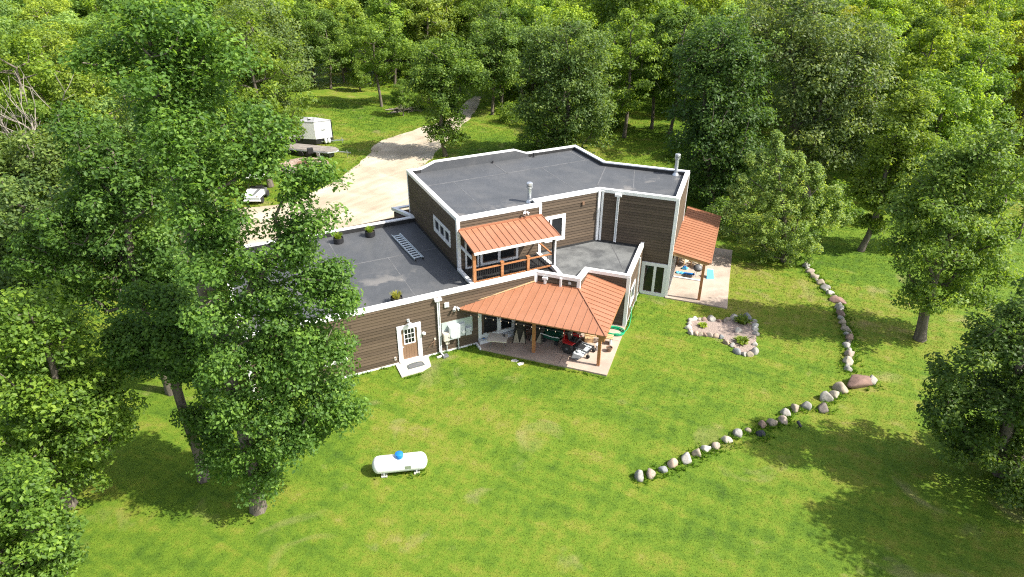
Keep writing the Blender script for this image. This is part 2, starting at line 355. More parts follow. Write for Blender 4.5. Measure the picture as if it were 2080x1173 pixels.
# plan corners
U1, U2, U3, U3b = (7.08, 11.25), (7.08, 2.5), (12.25, 2.5), (12.25, 3.1)
T45 = 13.95; U4 = (math.sqrt(2) * T45 - 3.1, 3.1); U5, U6, U7, U7b, U8 = B(14.3, T45), B(14.3, 19.05), (19.66, math.sqrt(2) * 19.05 - 19.66), (19.66, 7.4), (19.66, 11.25)
U7 = (19.66, math.sqrt(2) * 19.05 - 19.66)
tall = [U2, U3, U3b, U4, U5, U6, U7, U8, U1]
W0, W3 = (-4.95, 0.0), (-4.95, 10.4)
P1 = (10.72, 0.0); tP = P1[0] / math.sqrt(2)                      # t of the porch wall
P4 = B(10.08, tP); P5 = B(10.08, 9.48); P6 = B(12.52, 9.48); P7 = B(12.52, T45 - 0.03)

# ---- walls of the low wing
DOOR = (2.49, 3.81, 0.02, 2.32)
wall("wall", W0, P1, 0.06, ZW - 0.19, [(a - W0[0], b - W0[0], c, d) for a, b, c, d in (DOOR, (-1.42, -0.2, 1.02, 2.25), (7.12, 9.95, 0.1, 2.42))])
wall("wall", W3, W0, 0.06, ZW - 0.19)
wall("wall", U1, W3, 0.06, ZW - 0.19, boards=False)
# ---- tall block
wall("wall", U1, U2, 3.36, ZU - 0.19, [(11.25 - 6.35, 11.25 - 3.58, 4.44, 5.46)])
wall("wall", U2, U3, 3.36, ZU - 0.19, [(0.36, 3.72, 3.36, 5.55)])
wall("wall", U3, U3b, 3.36, ZU - 0.19)
wall("wall", U3b, U4, 3.3, ZU - 0.19, [(12.88 - 12.25, 14.27 - 12.25, 3.8, 5.5)])
sU4 = (U4[0] - U4[1]) / math.sqrt(2)
wall("wall", U4, U5, 0.08, ZU - 0.19, [(12.57 - sU4, 14.22 - sU4, 0, 2.3), (0, 12.5 - sU4, 0, 3.1)])
wall("wall", U5, U6, 0.08, ZU - 0.19)
wall("wall", U6, U7, 0.08, ZU - 0.19, boards=False); wall("wall", U7, U8, 0.08, ZU - 0.19, boards=False); 
wall("wall", U8, U1, 0.08, ZU - 0.19, boards=False)
# raised middle of the back parapet
MB().prism([(14.77, 11.25), (8.95, 11.25), (8.95, 11.1), (14.77, 11.1)], ZU - 0.2, 6.9).build("wall", 'wall', house)
# ---- porch walls
wall("wall", P1, P4, 0.1, ZW - 0.19)
wall("wall", P4, P5, 0.1, ZT - 0.19, ztop=ZT - 0.12)
wall("wall", P5, P6, 0.1, ZT - 0.19)
wall("wall", P6, P7, 0.06, ZT - 0.19, [(0.75, 2.2, 0.9, 2.15)])
# white base boards
for a, b in ((W0, (2.45, 0)), ((3.85, 0), P1), (W3, W0), (P6, P7), (P5, P6)):
    sweep("base_trim", [(*a, 0), (*b, 0)], [(0.045, 0.0), (0.0, 0.0), (0.0, 0.11), (0.045, 0.11)], 'white')

# ---- roofs
def roof_sheet(poly, z, mat, name="flat_roof"): return MB().prism(poly, z - 0.25, z).build(name, mat, house)
def inset(poly, d):
    out = []; n = len(poly)
    for i in range(n):
        p = Vector(poly[i]); a = (p - Vector(poly[i - 1])).normalized(); b = (Vector(poly[(i + 1) % n]) - p).normalized()
        na, nb = Vector((-a.y, a.x)), Vector((-b.y, b.x)); nn = (na + nb).normalized(); q = p + nn * d / max(0.35, nn.dot(na)); out.append((q.x, q.y))
    return out
roof_sheet(inset(tall, 0.12), 6.42, 'membrane')
sweep("parapet_lining", [(*p, 0) for p in tall], [(-0.164, 6.38), (-0.19, 6.38), (-0.19, ZU - 0.06), (-0.164, ZU - 0.06)], 'flash_dark', True)
MB().add([(x, y, z) for y in (11.045, 11.09) for x, z in ((7.9, 6.36), (15.8, 6.36), (15.75, 6.6), (14.78, 6.97), (8.94, 6.97), (7.95, 6.6))], [(5, 4, 3, 2, 1, 0), (6, 7, 8, 9, 10, 11)] + [(i, (i + 1) % 6, (i + 1) % 6 + 6, i + 6) for i in range(6)]).build("parapet_lining", 'membrane', house)
# caps: front and sides level, the back one climbing over its raised middle
sweep("parapet_cap", [(*p, ZU) for p in (U1, U2, U3, U3b, U4, U5, U6, U7, U8)] + [(15.73, 11.25, ZU), (14.77, 11.25, 7.06), (8.95, 11.25, 7.06), (7.98, 11.25, ZU)], CAP, 'white_gloss', True)
wing = [W0, P1, (10.72, 0.5), (7.08, 0.5), (7.08, 10.4), W3]
wingroof = [(-4.85, 0.1), (7.0, 0.1), (7.0, 10.3), (-4.85, 10.3)]
roof_sheet(wingroof, 3.45, 'membrane')
sweep("parapet_lining", [(7.06, 10.4, 0), (*W3, 0), (*W0, 0), (7.06, 0, 0)], [(-0.164, 3.42), (-0.19, 3.42), (-0.19, ZW - 0.06), (-0.164, ZW - 0.06)], 'flash_dark')
P2 = B(9.02, tP)
sweep("parapet_cap", [(7.04, 10.4, ZW), (*W3, ZW), (*W0, ZW), (*P1, ZW), (*P4, ZW), (*P5, ZT), (*P6, ZT), (*P7, ZT)], CAP, 'white_gloss')
MB().beam((7.0, 2.6, 3.5), (7.0, 10.2, 3.5), 0.06, 0.14).build("base_flashing", 'flash_dark', house)
# terrace roof between the wings, and the balcony deck
terr = [(11.95, -0.9), P4, P5, P6, P7, B(sU4, T45 - 0.05), (12.0, 3.05), (11.98, 0.6)]
terr = [B(9.05, tP + 0.1), B(9.95, tP + 0.1), B(9.95, 9.6), B(12.38, 9.6), B(12.38, T45 - 0.02), (U4[0] - .02, 3.08), (12.0, 3.08), (12.0, 0.4)]
roof_sheet(terr, 3.22, 'terrace')
roof_sheet([(7.05, 0.1), (10.7, 0.1), B(9.0, tP + 0.1), (12.02, 0.45), (12.02, 2.49), (7.05, 2.49)], 3.5, 'flash_dark', "balcony_deck")
MB().beam((6.99, 0.12, 3.68), (6.99, 2.3, 3.68), 0.2, 0.13).build("balcony_curb", 'white_gloss', house)
sweep("balcony_curb", [(12.02, 2.25, 3.72), (12.02, 0.35, 3.72), (*B(9.02, tP + 0.12), 3.79)], [(0.11, 0), (-0.11, 0), (-0.11, -0.4), (0.11, -0.4)], 'white_gloss')
for a, b in (((12.2, 3.03), (U4[0], 3.03)), (B(sU4 + .05, T45 - .06), B(12.4, T45 - .06))):
    MB().beam((*a, 3.28), (*b, 3.28), 0.05, 0.12).build("base_flashing", 'flash_dark', house)
def seam(a, b, z, w=0.085): return MB().beam((*a, z + 0.004), (*b, z + 0.004), w, 0.012).build("roof_seam", 'seam', house)
for a, b in (((7.3, 8.6), (19.45, 8.72)), ((13.0, 11.0), (13.0, 8.62)), ((19.03, 11.0), (19.03, 8.72)), ((19.5, 6.95), (17.15, 4.2))): seam(a, b, 6.42)
for a, b in (((9.23, 8.55), (9.23, 2.7)), ((15.55, 8.6), (15.55, 3.4)), ((20.9, 5.6), (18.3, 2.0))): seam(a, b, 6.416, 0.05)
seam((-4.6, 5.82), (6.9, 5.84), 3.45); seam((1.2, 10.1), (1.2, 5.9), 3.446, .05); seam((3.9, 5.8), (3.9, 0.3), 3.446, .05)
seam(B(10.6, T45 - 0.3), B(11.95, 10.6), 3.22, 0.05); seam((12.1, 0.3), B(9.9, 8.6), 3.22, 0.05)
# ---- white corner boards
trim_post(U2[0] + .03, U2[1] + .03, 3.5, ZU - .1, 0, .19); trim_post(U3[0] - .03, U3[1] + .03, 3.55, ZU - .1, 0, .17)
trim_post(U4[0] - .05, U4[1] - .05, 3.3, ZU - .1, 0, .17); trim_post(U4[0] + .13, U4[1] - .19, 3.3, ZU - .1, BR, .12)
q = B(14.3 - .03, T45 + .03); trim_post(q[0], q[1], 0.05, ZU - .1, BR, .2)
q = B(14.3 - .03, 19.05 - .03); trim_post(q[0], q[1], 0.05, ZU - .1, BR, .2)
trim_post(W0[0] + .04, W0[1] + .04, 0.05, ZW - .1, 0, .2)
trim_post(U1[0] + .03, U1[1] - .03, 3.4, ZU - .1, 0, .16)
trim_post(P1[0] - .01, P1[1] - .0, 3.1, ZW - .1, R(-22), .17)
q = B(10.08 - .03, tP + .03); trim_post(q[0], q[1], 3.1, ZW - .1, BR, .18)
q = B(10.08 - .08, 9.48 - .04); trim_post(q[0], q[1], 3.1, ZT - .1, BR, .12)
q = B(12.52 - .03, 9.48 + .03); trim_post(q[0], q[1], 0.1, ZT - .1, BR, .2)
q = B(12.52 - .04, T45 - .1); MB().box((q[0], q[1], 3.42), (.2, .17, .3), BR).build("parapet_post", 'white_gloss', house)
# little parapet stub at the back where wing and tall block meet
sweep("parapet_cap", [(6.95, 10.45, ZW + .0), (6.2, 12.4, ZW), (8.0, 12.4, ZW), (8.0, 11.3, ZW)][::-1], CAP, 'white_gloss')
e = MB().prism([(6.25, 10.42), (7.95, 11.3), (7.95, 12.35), (6.25, 12.35)], 0.0, 3.5); e.build("entry_block", 'wall', house)

# ---- windows and doors (frame in front of the wall, dark panes inside)
def frame(e, x0, x1, z0, z1, w, y0, y1, bottom=True):
    e.box(((x0 + x1) / 2, (y0 + y1) / 2, z1 - w / 2), (x1 - x0, y1 - y0, w))
    if bottom: e.box(((x0 + x1) / 2, (y0 + y1) / 2, z0 + w / 2), (x1 - x0, y1 - y0, w))
    zb = z0 + w if bottom else z0
    for x in (x0 + w / 2, x1 - w / 2): e.box((x, (y0 + y1) / 2, (zb + z1 - w) / 2), (w, y1 - y0 - 0.004, z1 - w - zb))
def window(p0, p1, a0, a1, z0, z1, panes, w=0.14, mat='white', name="window", bottom=True):
    """panes = (x0, x1, z0, z1) of each glass, relative to the wall start"""
    e = MB(); frame(e, a0, a1, z0, z1, w, -0.075, 0.01, bottom)
    xs = sorted(panes)
    for i in range(len(xs) - 1):
        if xs[i + 1][0] - xs[i][1] > 0.02: e.box(((xs[i][1] + xs[i + 1][0]) / 2, -0.03, (z0 + z1) / 2), (xs[i + 1][0] - xs[i][1], 0.07, z1 - z0 - 2 * w + 0.002))
    f = e.build(name, mat, house); d = Vector(p1) - Vector(p0); f.location = (p0[0], p0[1], 0); f.rotation_euler = (0, 0, math.atan2(d.y, d.x))
    for x0, x1, b0, b1 in panes:
        MB().box(((x0 + x1) / 2, -0.012, (b0 + b1) / 2), (x1 - x0, 0.012, b1 - b0)).build("pane", 'glass', f)
    return f
# three little windows in the left wall of the tall block
A0 = 11.25 - 6.35; A1 = 11.25 - 3.58; ww = (A1 - A0 - 0.2 * 2 - 0.16 * 2) / 3
window(U1, U2, A0, A1, 4.44, 5.46, [(A0 + .2 + i * (ww + .16), A0 + .2 + i * (ww + .16) + ww, 4.68, 5.24) for i in range(3)], 0.2)
# terrace window
o = U3b[0]; f = window(U3b, U4, 12.88 - o, 14.27 - o, 3.8, 5.5, [(13.08 - o, 13.22 - o, 4.05, 5.26), (13.34 - o, 14.03 - o, 4.05, 5.26)], 0.22)
# balcony doors: a tall one at the left end, then a pair of sliding sashes
o = U2[0]
f = window(U2, U3, 0.38, 1.22, 3.5, 5.45, [(0.52, 1.08, 3.68, 5.3)], 0.1, 'trim_grey', "balcony_door")
MB().box((1.03, -0.07, 4.4), (.03, .05, .16)).build("handle", 'steel', f)
window(U2, U3, 1.3, 3.72, 3.5, 5.45, [(1.55, 2.42, 3.72, 5.25), (2.58, 3.48, 3.72, 5.25)], 0.14, 'trim_grey', "balcony_door")
# side door in the wing
o = W0[0]; e = MB(); frame(e, DOOR[0] - o, DOOR[1] - o, 0.08, 2.34, 0.225, -0.085, 0.01, False)
e.box(((DOOR[0] + DOOR[1]) / 2 - o, -0.06, 0.14), (1.25, 0.16, 0.09))
sd = e.build("side_door", 'white', house); sd.location = (*W0, 0)
MB().box((3.14 - o, -0.012, 1.13), (0.87, 0.016, 1.96)).build("door_leaf", plain('door_brown', (0.22, 0.135, 0.08), 0.5, 0, 0.1, 5), sd)
e = MB(); frame(e, 2.85 - o, 3.47 - o, 1.14, 2.1, 0.05, -0.045, -0.018)
for i in (1, 2): e.box((2.85 - o + .05 + i * .52 / 3, -0.03, 1.62), (.022, .022, .86)); e.box((3.16 - o, -0.031, 1.19 + i * .86 / 3), (.52, .022, .022))
e.build("door_sash", 'white', sd)
for i in range(3):
    for j in range(3): MB().box((2.9 - o + (i + .5) * .52 / 3, -0.023, 1.19 + (j + .5) * .86 / 3), (.15, .006, .26)).build("pane", 'glass', sd)
for x in (-.28, -.14, 0, .14, .28): MB().box((3.14 - o + x, -0.022, 0.66), (.12, .01, .78)).build("door_panel", plain('door_panel', (0.2, 0.12, 0.07), 0.5, 0, 0.1, 5) if 'door_panel' not in bpy.data.materials else bpy.data.materials['door_panel'], sd)
MB().lathe([(0.035, 0), (0.04, 0.02), (0.02, 0.05)], (2.77 - o, -0.05, 1.0), 10).build("door_knob", 'steel', sd)
# window at the left of the wing's front, mostly behind the oak
window(W0, P1, -1.42 - o, -0.2 - o, 1.02, 2.25, [(-1.22 - o, -0.4 - o, 1.22, 2.06)], 0.17)
# sliding doors under the porch
f = window(W0, P1, 7.12 - o, 9.95 - o, 0.34, 2.42, [(7.5 - o, 8.28 - o, 0.58, 2.2), (8.52 - o, 9.2 - o, 0.58, 2.2), (9.42 - o, 9.78 - o, 0.58, 2.2)], 0.2, 'trim_grey', "porch_door")
MB().box((8.36 - o, -0.09, 1.45), (.04, .05, .2)).build("handle", 'black', f)
sweep("porch_door_sill", [(7.1, 0, 0.3), (9.95, 0, 0.3)], [(.32, 0), (0, 0), (0, -.2), (.32, -.2)], 'trim_grey')
# glazed pair in the tall block's short front
o = sU4
f = window(U4, U5, 12.58 - o, 14.2 - o, -0.0, 2.28, [(12.86 - o, 13.34 - o, 0.3, 2.0), (13.5 - o, 13.93 - o, 0.3, 2.0)], 0.22, 'trim_grey', "garden_door")
# windows on the sheltered side walls
window(P6, P7, 0.75, 2.2, 0.9, 2.15, [(0.9, 2.05, 1.05, 2.0)], 0.13)
window(U5, U6, 0.9, 2.9, 0.12, 2.3, [(1.1, 1.85, 0.3, 2.12), (2.0, 2.7, 0.3, 2.12)], 0.14, 'trim_grey', "porch_door")

# ---- down pipes: open backed white channels with straps
def downspout(p0, p1, a, z0, z1, head=True):
    (x, y, _), an = on_wall(p0, p1, a, 0, 0.1); t = bpy.data.objects.new("downspout", None); C.objects.link(t); t.parent = house; t.location = (x, y, 0); t.rotation_euler = (0, 0, an)
    e = MB()
    for sx in (-0.055, 0.055): e.box((sx, 0, (z0 + z1) / 2), (0.035, 0.09, z1 - z0))
    e.build("channel_side", 'white', t); MB().box((0, 0.015, (z0 + z1) / 2), (0.074, 0.05, z1 - z0 - .02)).build("channel_back", 'grey_box', t)
    n = max(2, int((z1 - z0) / 1.1)); e = MB()
    for i in range(n + 1): e.box((0, -0.005, z0 + 0.05 + i * (z1 - z0 - .1) / n), (0.15, 0.1, 0.05))
    e.build("strap", 'white', t)
    if head: MB().prism([(-.2, -.12), (.2, -.12), (.2, .08), (-.2, .08)], z1, z1 + .12).build("rain_head", 'white', t)
downspout(W0, P1, 4.83 - W0[0], 0.16, 3.42); downspout(U4, U5, 10.75 - sU4, 3.34, 6.38)
MB().tube([HL for HL in ((4.83, -.1, .2), (4.85, -.22, .09), (4.9, -.5, .05))], .045, 8).build("downspout_shoe", 'white', house)
# scuppers and small outlets of the porch walls
q = B(8.15, tP - .1)
e = MB().box((q[0], q[1], 3.5), (.3, .14, .12), BR).box((q[0], q[1], 3.32), (.13, .12, .3), BR); e.build("scupper", 'white', house)
q = B(9.05, tP - .07); MB().box((q[0], q[1], 3.36), (.12, .12, .6), BR).build("scupper", 'white', house)
q = B(9.55, tP - .03); MB().box((q[0], q[1], 3.42), (.15, .06, .15), BR).build("wall_vent", 'grey_box', house)
MB().box((15.45, 3.05, 5.95), (.14, .16, .2)).build("wall_vent", 'brown_box', house)
# wall on the sheltered side: conduit and hose tap pipe
(qx, qy, _), an = on_wall(P6, P7, 3.2, 0, .06); MB().box((qx, qy, 1.6), (.1, .1, 3.0), an).build("downspout", 'white', house)

# ---- chimneys and roof vents
def chimney(x, y, z, h, r=.115):
    t = MB().lathe([(r * 2.0, 0.0), (r * 1.9, .04), (r * 1.05, .16), (r, .18), (r, h - .33)], (0, 0, 0), 20).build("chimney_pipe", 'steel', house, smooth=True, loc=(x, y, z))
    MB().lathe([(r * 1.45, h - .34), (r * 1.6, h - .3), (r * 1.6, h - .2)], n=20).build("chimney_cowl", 'steel', t, smooth=True)
    MB().lathe([(r * 1.2, h - .21), (r * 1.2, h - .155)], n=16).build("cowl_gap", 'grey_dark', t)
    MB().lathe([(r * 1.55, h - .165), (r * 1.6, h - .15), (r * 1.6, h - .04), (r * 1.2, h)], n=20).build("chimney_cap", 'steel', t, smooth=True)
chimney(12.05, 3.55, 6.42, 1.22); q = B(13.5, 18.75); chimney(q[0], q[1], 6.42, 1.42)
def vent_pipe(x, y, h): MB().lathe([(.14, 0), (.06, .05), (.055, h)], n=12).build("roof_vent", 'black', house, loc=(x, y, 6.42))
vent_pipe(16.1, 10.85, .3); vent_pipe(13.0, 10.9, .14)

# ---- copper coloured standing seam roofs
def metal_roof(name, poly, axis, z_of, origin_frame, width=0.405, start=0.0):
    """poly in (s, t) of the frame; strips of constant s (axis 0) or constant t (axis 1)"""
    root = bpy.data.objects.new(name, None); C.objects.link(root); root.parent = house
    lo = min(p[axis] for p in poly); hi = max(p[axis] for p in poly); k = lo + start
    edges = [lo] + [k + i * width for i in range(1, int((hi - k) / width) + 1)] + [hi]
    for i in range(len(edges) - 1):
        a, b = edges[i], edges[i + 1]
        if b - a < 0.02: continue
        nx, ny = (1, 0) if axis == 0 else (0, 1)
        pl = clip(clip(poly, -nx, -ny, -a), nx, ny, b)
        if len(pl) < 3: continue
        e = MB(); g = lambda p, h: (*origin_frame(*p), z_of(*p) + h)
        n = len(pl); e.add([g(p, -.03) for p in pl] + [g(p, 0.0) for p in pl], [tuple(range(n))[::-1], tuple(range(n, 2 * n))] + [(j, (j + 1) % n, n + (j + 1) % n, n + j) for j in range(n)])
        # upstand along the far edge of the strip
        rb = clip(clip(poly, -nx, -ny, -(b - 0.028)), nx, ny, b)
        if len(rb) >= 3 and i < len(edges) - 2:
            n = len(rb); e.add([g(p, 0.0) for p in rb] + [g(p, 0.034) for p in rb], [tuple(range(n))[::-1], tuple(range(n, 2 * n))] + [(j, (j + 1) % n, n + (j + 1) % n, n + j) for j in range(n)])
        e.build("roof_panel", 'copper', root)
    return root
def beam(name, a, b, w, h, mat, parent=house): return MB().beam(a, b, w, h).build(name, mat, parent)
ident = lambda u, v: (u, v)
# balcony roof
bz = lambda u, v: 5.60 + (v - 0.22) / (2.46 - 0.22) * 0.38
rb = metal_roof("balcony_roof", [(7.12, 0.22), (12.27, 0.22), (12.27, 2.46), (7.12, 2.46)], 0, bz, ident, 0.37)
beam("ridge_flashing", (7.12, 2.42, 6.02), (12.27, 2.42, 6.02), .1, .09, 'copper', rb)
beam("verge_trim", (7.1, .2, 5.58), (7.1, 2.44, 5.96), .035, .1, 'copper', rb); beam("verge_trim", (12.29, .2, 5.58), (12.29, 2.44, 5.96), .035, .1, 'copper', rb)
beam("gutter", (7.08, .16, 5.53), (12.32, .16, 5.53), .11, .1, 'white_gloss', rb)
beam("eave_beam", (7.2, .42, 5.44), (12.1, .42, 5.44), .12, .18, 'wood', rb)
for i in range(8): beam("rafter", (7.25 + i * .7, .3, 5.5), (7.25 + i * .7, 2.42, 5.86), .05, .1, 'wood', rb)
beam("rail_beam", (7.2, 2.4, 5.0), (7.2, .5, 5.0), .06, .16, 'white', rb)
MB().box((7.17, .44, 4.5), (.17, .17, 1.85)).build("porch_post", 'wood', house)
MB().box((12.0, .42, 4.6), (.1, .1, 1.8)).build("porch_post", 'black', house); MB().box((12.11, .4, 4.6), (.09, .09, 1.82)).build("downspout", 'white', house)
# railing
rl = bpy.data.objects.new("balcony_railing", None); C.objects.link(rl); rl.parent = house
for x in (8.83, 10.43): MB().box((x, .46, 4.06), (.15, .15, 1.0)).box((x, .46, 4.59), (.2, .2, .06)).build("railing_post", 'wood', rl)
for x0, x1 in ((7.26, 8.755), (8.905, 10.355), (10.505, 11.95)):
    beam("top_rail", (x0, .46, 4.42), (x1, .46, 4.42), .11, .05, 'wood', rl); beam("bottom_rail", (x0, .46, 3.69), (x1, .46, 3.69), .06, .09, 'wood', rl)
    e = MB(); n = int((x1 - x0) / .105)
    for i in range(n): e.box((x0 + (i + .5) * (x1 - x0) / n, .46, 4.06), (.022, .022, .7))
    e.build("balusters", 'black_metal', rl, kind='stuff')
beam("top_rail", (11.98, .5, 4.42), (11.98, 2.4, 4.42), .1, .05, 'wood', rl)

# main porch roof: two planes meeting in a hip
zA = lambda s, t: 2.62 + (t - 4.15) / (tP - 4.15) * 0.55
sW = lambda t: t                                                    # along the wing's front wall s equals t
pa = [(4.15, 4.15), (12.40, 4.15), (10.08, tP - .035), (tP - .03, tP - .035)]
r1 = metal_roof("porch_roof", pa, 0, zA, B, 0.43)
zB = lambda s, t: 2.62 + (12.40 - s) / (12.40 - 10.08) * 0.55
pb = [(12.40, 4.15), (12.40, 9.43), (10.13, 9.43), (10.13, tP - 0.1)]
metal_roof("porch_roof", pb, 1, zB, B, 0.405)
beam("hip_cap", (*B(12.42, 4.13), 2.645), (*B(10.08, tP - .04), 3.2), .09, .035, 'copper', r1)
beam("wall_flashing", (*B(4.05, 4.12), 2.66), (*B(tP - .06, tP - .09), 3.22), .1, .06, 'wood_pale', r1)
beam("fascia", (*B(4.2, 4.17), 2.575), (*B(12.38, 4.17), 2.575), .03, .055, 'copper', r1)
beam("fascia", (*B(12.37, 4.2), 2.5), (*B(12.37, 9.42), 2.5), .035, .17, 'wood', r1)
beam("wall_flashing", (*B(7.7, tP - .06), 3.19), (*B(10.06, tP - .06), 3.19), .05, .06, 'copper', r1)
beam("eave_beam", (*B(5.3, 5.07), 2.42), (*B(12.2, 5.07), 2.42), .14, .22, 'wood', r1); beam("eave_beam", (*B(11.95, 4.4), 2.41), (*B(11.95, 9.4), 2.41), .14, .2, 'wood', r1)
beam("rafter_tail", (*B(12.24, 4.22), 2.36), (*B(12.24, 4.75), 2.36), .16, .3, 'wood', r1)
for i in range(7):
    s = 5.2 + i * .75; t1 = min(tP - .1, s - .1 if s < tP else 99); beam("rafter", (*B(s, 4.3), zA(s, 4.3) - .09), (*B(s, t1), zA(s, t1) - .09), .05, .12, 'wood', r1)
for s, t in ((8.31, 5.07), (11.95, 5.07)):
    x, y = B(s, t); MB().box((x, y, 1.2), (.165, .165, 2.22), BR).build("porch_post", 'wood', house); MB().box((x, y, .11), (.2, .2, .03), BR).build("post_foot", 'steel', house)
# right hand porch roof
zC = lambda s, t: 3.2 - (s - 14.33) / (16.66 - 14.33) * 0.42
pc = [(14.33, 14.0), (16.66, 14.0), (16.66, 21.75), (14.33, 21.75)]
r2 = metal_roof("garden_porch_roof", pc, 1, zC, B, 0.385)
beam("verge_trim", (*B(14.36, 14.02), 3.1), (*B(16.62, 14.02), 2.69), .04, .12, 'wood', r2); beam("verge_board", (*B(14.4, 14.1), 2.98), (*B(16.5, 14.1), 2.6), .05, .14, 'wood_pale', r2)
beam("gutter", (*B(16.68, 14.0), 2.74), (*B(16.68, 21.75), 2.74), .07, .1, 'copper', r2)
beam("eave_beam", (*B(16.3, 14.1), 2.62), (*B(16.3, 21.6), 2.62), .14, .2, 'wood', r2)
for i in range(9): beam("rafter", (*B(14.4, 14.3 + i * .9), 3.06), (*B(16.55, 14.3 + i * .9), 2.68), .05, .12, 'wood', r2)
for s, t in ((16.3, 14.15), (16.3, 21.5), (14.5, 21.5)):
    x, y = B(s, t); MB().box((x, y, 1.32), (.17, .17, 2.46), BR).build("porch_post", 'wood', house)

# ---- paving round the house
def slab(name, pts, z, mat, thick=.3):
    o = MB().prism([HW(*p) for p in pts], z - thick, z).build(name, mat); o['kind'] = 'structure'; return o
slab("porch_slab", [(7.0, -0.05), (6.98, -0.68), B(12.57, 4.38), B(12.58, 9.44), P6, P5, P4, P1], 0.10, 'concrete')
slab("garden_porch_slab", [B(14.25, 13.75), B(18.07, 13.72), B(17.95, 17.4), B(17.85, 22.3), B(14.25, 22.3)], 0.08, 'concrete2')
slab("door_stoop", [(2.25, -0.04), (2.22, -1.28), (3.35, -1.25), (3.95, -.98), (4.12, -0.04)], 0.07, 'stoop')
sweepo = MB().beam((*HW(6.95, -.08), .1), (*HW(6.95, -.72), .1), .08, .14).build("slab_edge_board", 'white'); sweepo['kind'] = 'structure'
# control joints in the porch slab
for a, b in (((B(10.2, 7.8)), (B(12.5, 7.8))), (B(9.9, 4.5), B(9.9, 7.5))):
    j = MB().beam((*HW(*a), .1), (*HW(*b), .1), .02, .008).build("slab_joint", 'grey_dark'); j['kind'] = 'structure'
# ------------------------------------------------------------------ things on and against the house
def at_house(name, label, cat, uv, z=0.0, rz=0.0, group=None): return thing(name, label, cat, (*HW(*uv), z), AL + rz, group)
t = at_house("wall_lamp", "grey goose neck lamp on the wall above the brown side door", "lamp", (3.15, -.04), 2.5)
MB().box((0, 0, .1), (.14, .05, .16)).build("mount", 'grey_box', t); MB().tube([(0, -.02, .12), (0, -.18, .2), (0, -.26, .1)], .02, 8).build("arm", 'grey_box', t)
MB().lathe([(.05, .06), (.15, -.02), (.16, -.08), (.03, -.06)], (0, -.26, 0.04), 16).build("shade", 'grey_box', t)
t = at_house("wall_lamp", "round white globe lamp beside the right jamb of the side door", "lamp", (3.93, -.05), 1.62)
MB().box((0, 0, 0), (.1, .05, .1)).build("mount", 'white', t); MB().lathe([(.02, -.1), (.09, -.05), (.105, 0), (.09, .06), (.02, .1)], (0, -.1, 0), 16).build("globe", 'white_gloss', t, smooth=True)
t = at_house("alarm_box", "square white box high on the brown wall right of the downspout", "wall box", (5.32, -.06), 3.0)
MB().box((0, 0, 0), (.26, .1, .28)).build("case", 'white', t, bevel=.02); MB().box((0, -.055, -.08), (.16, .012, .04)).build("vent", 'grey_box', t)
def flood(lbl, uv, z, rz):
    t = at_house("flood_light", lbl, "flood light", uv, z, rz)
    MB().box((0, 0, 0), (.12, .05, .12)).build("mount", 'white', t)
    for x in (-.09, .09): h = MB().tube([(x, -.08, .02), (x * 1.6, -.24, -.05)], [.05, .085], 10).build("lamp_head", 'white', t); MB().tube([(x * 1.6, -.24, -.05), (x * 1.61, -.245, -.053)], .07, 10).build("lens", 'glass', h)
flood("white twin flood light at the left tip of the big porch roof", (5.80, -.04), 2.72, 0)
flood("white twin flood light on the wall above the small balcony roof", (11.2, 2.44), 6.36, 0)
flood("small white flood light under the eave of the balcony roof", (11.4, 2.42), 5.2, 0)
t = at_house("outlet_box", "small beige outlet box low on the wall left of the side door", "outlet", (2.28, -.05), .42); MB().box((0, 0, 0), (.11, .06, .2)).build("cover", 'beige', t, bevel=.01); MB().box((0, -.035, .02), (.05, .01, .09)).build("socket", 'grey_dark', t)
# meter cabinet group on a pale backboard
t = at_house("utility_board", "pale green glossy backboard on the wall behind the meter boxes", "utility board", (5.88, -.05), 1.45)
MB().box((0, 0, 0), (1.8, .025, .95)).build("board", 'backboard', t)
for x in (-.85, .85):
    for z in (-.42, .42): MB().lathe([(.018, 0), (.012, .012)], n=8).build("bolt", 'steel', t, loc=(x, -.02, z))
def ubox(lbl, u, z, w, h, d, dial=None, front='grey_box'):
    t = at_house("meter_box", lbl, "meter box", (u, -.06 - d / 2), z); MB().box((0, 0, 0), (w, d, h)).build("case", front, t, bevel=.015)
    MB().box((0, -d / 2 - .006, -.01), (w * .84, .012, h * .84)).build("cover", front, t)
    if dial: MB().tube([(dial[0], -d / 2, dial[1]), (dial[0], -d / 2 - .07, dial[1])], dial[2], 16).build("meter_dial", 'white_gloss', t)
    else: MB().box((w * .3, -d / 2 - .02, 0), (.03, .03, .08)).build("latch", 'grey_dark', t)
    return t
ubox("largest light grey meter cabinet in the middle of the backboard", 5.62, 1.32, .62, .82, .28, (-.16, -.16, .085))
ubox("tall narrow grey meter box with a round dial right of the largest cabinet", 6.12, 1.28, .34, .78, .13, (.05, -.12, .1))
ubox("rightmost small grey junction box on the backboard", 6.48, 1.12, .34, .46, .2)
ubox("small cream box at the lower left of the backboard beside the downspout", 5.16, 1.12, .36, .5, .26, None, 'beige')
ubox("tiny beige box hanging under the cream box by the downspout", 5.22, .70, .22, .24, .14, None, 'beige')
for u, z, lbl in ((5.9, .9, "white conduit pipe running from the largest meter cabinet to the ground"), (5.22, .58, "thin white conduit pipe from the tiny beige box to the ground")):
    t = at_house("conduit_pipe", lbl, "conduit", (u, -.09)); MB().tube([(0, 0, 0), (0, 0, z)], .038 if z > .6 else .024, 8).build("pipe", 'grey_box', t); MB().box((0, .03, .35), (.13, .03, .04)).build("clip", 'steel', t)
t = at_house("wall_hook", "brown iron tap bracket on the wall left of the downspout", "bracket", (4.46, -.06), .95)
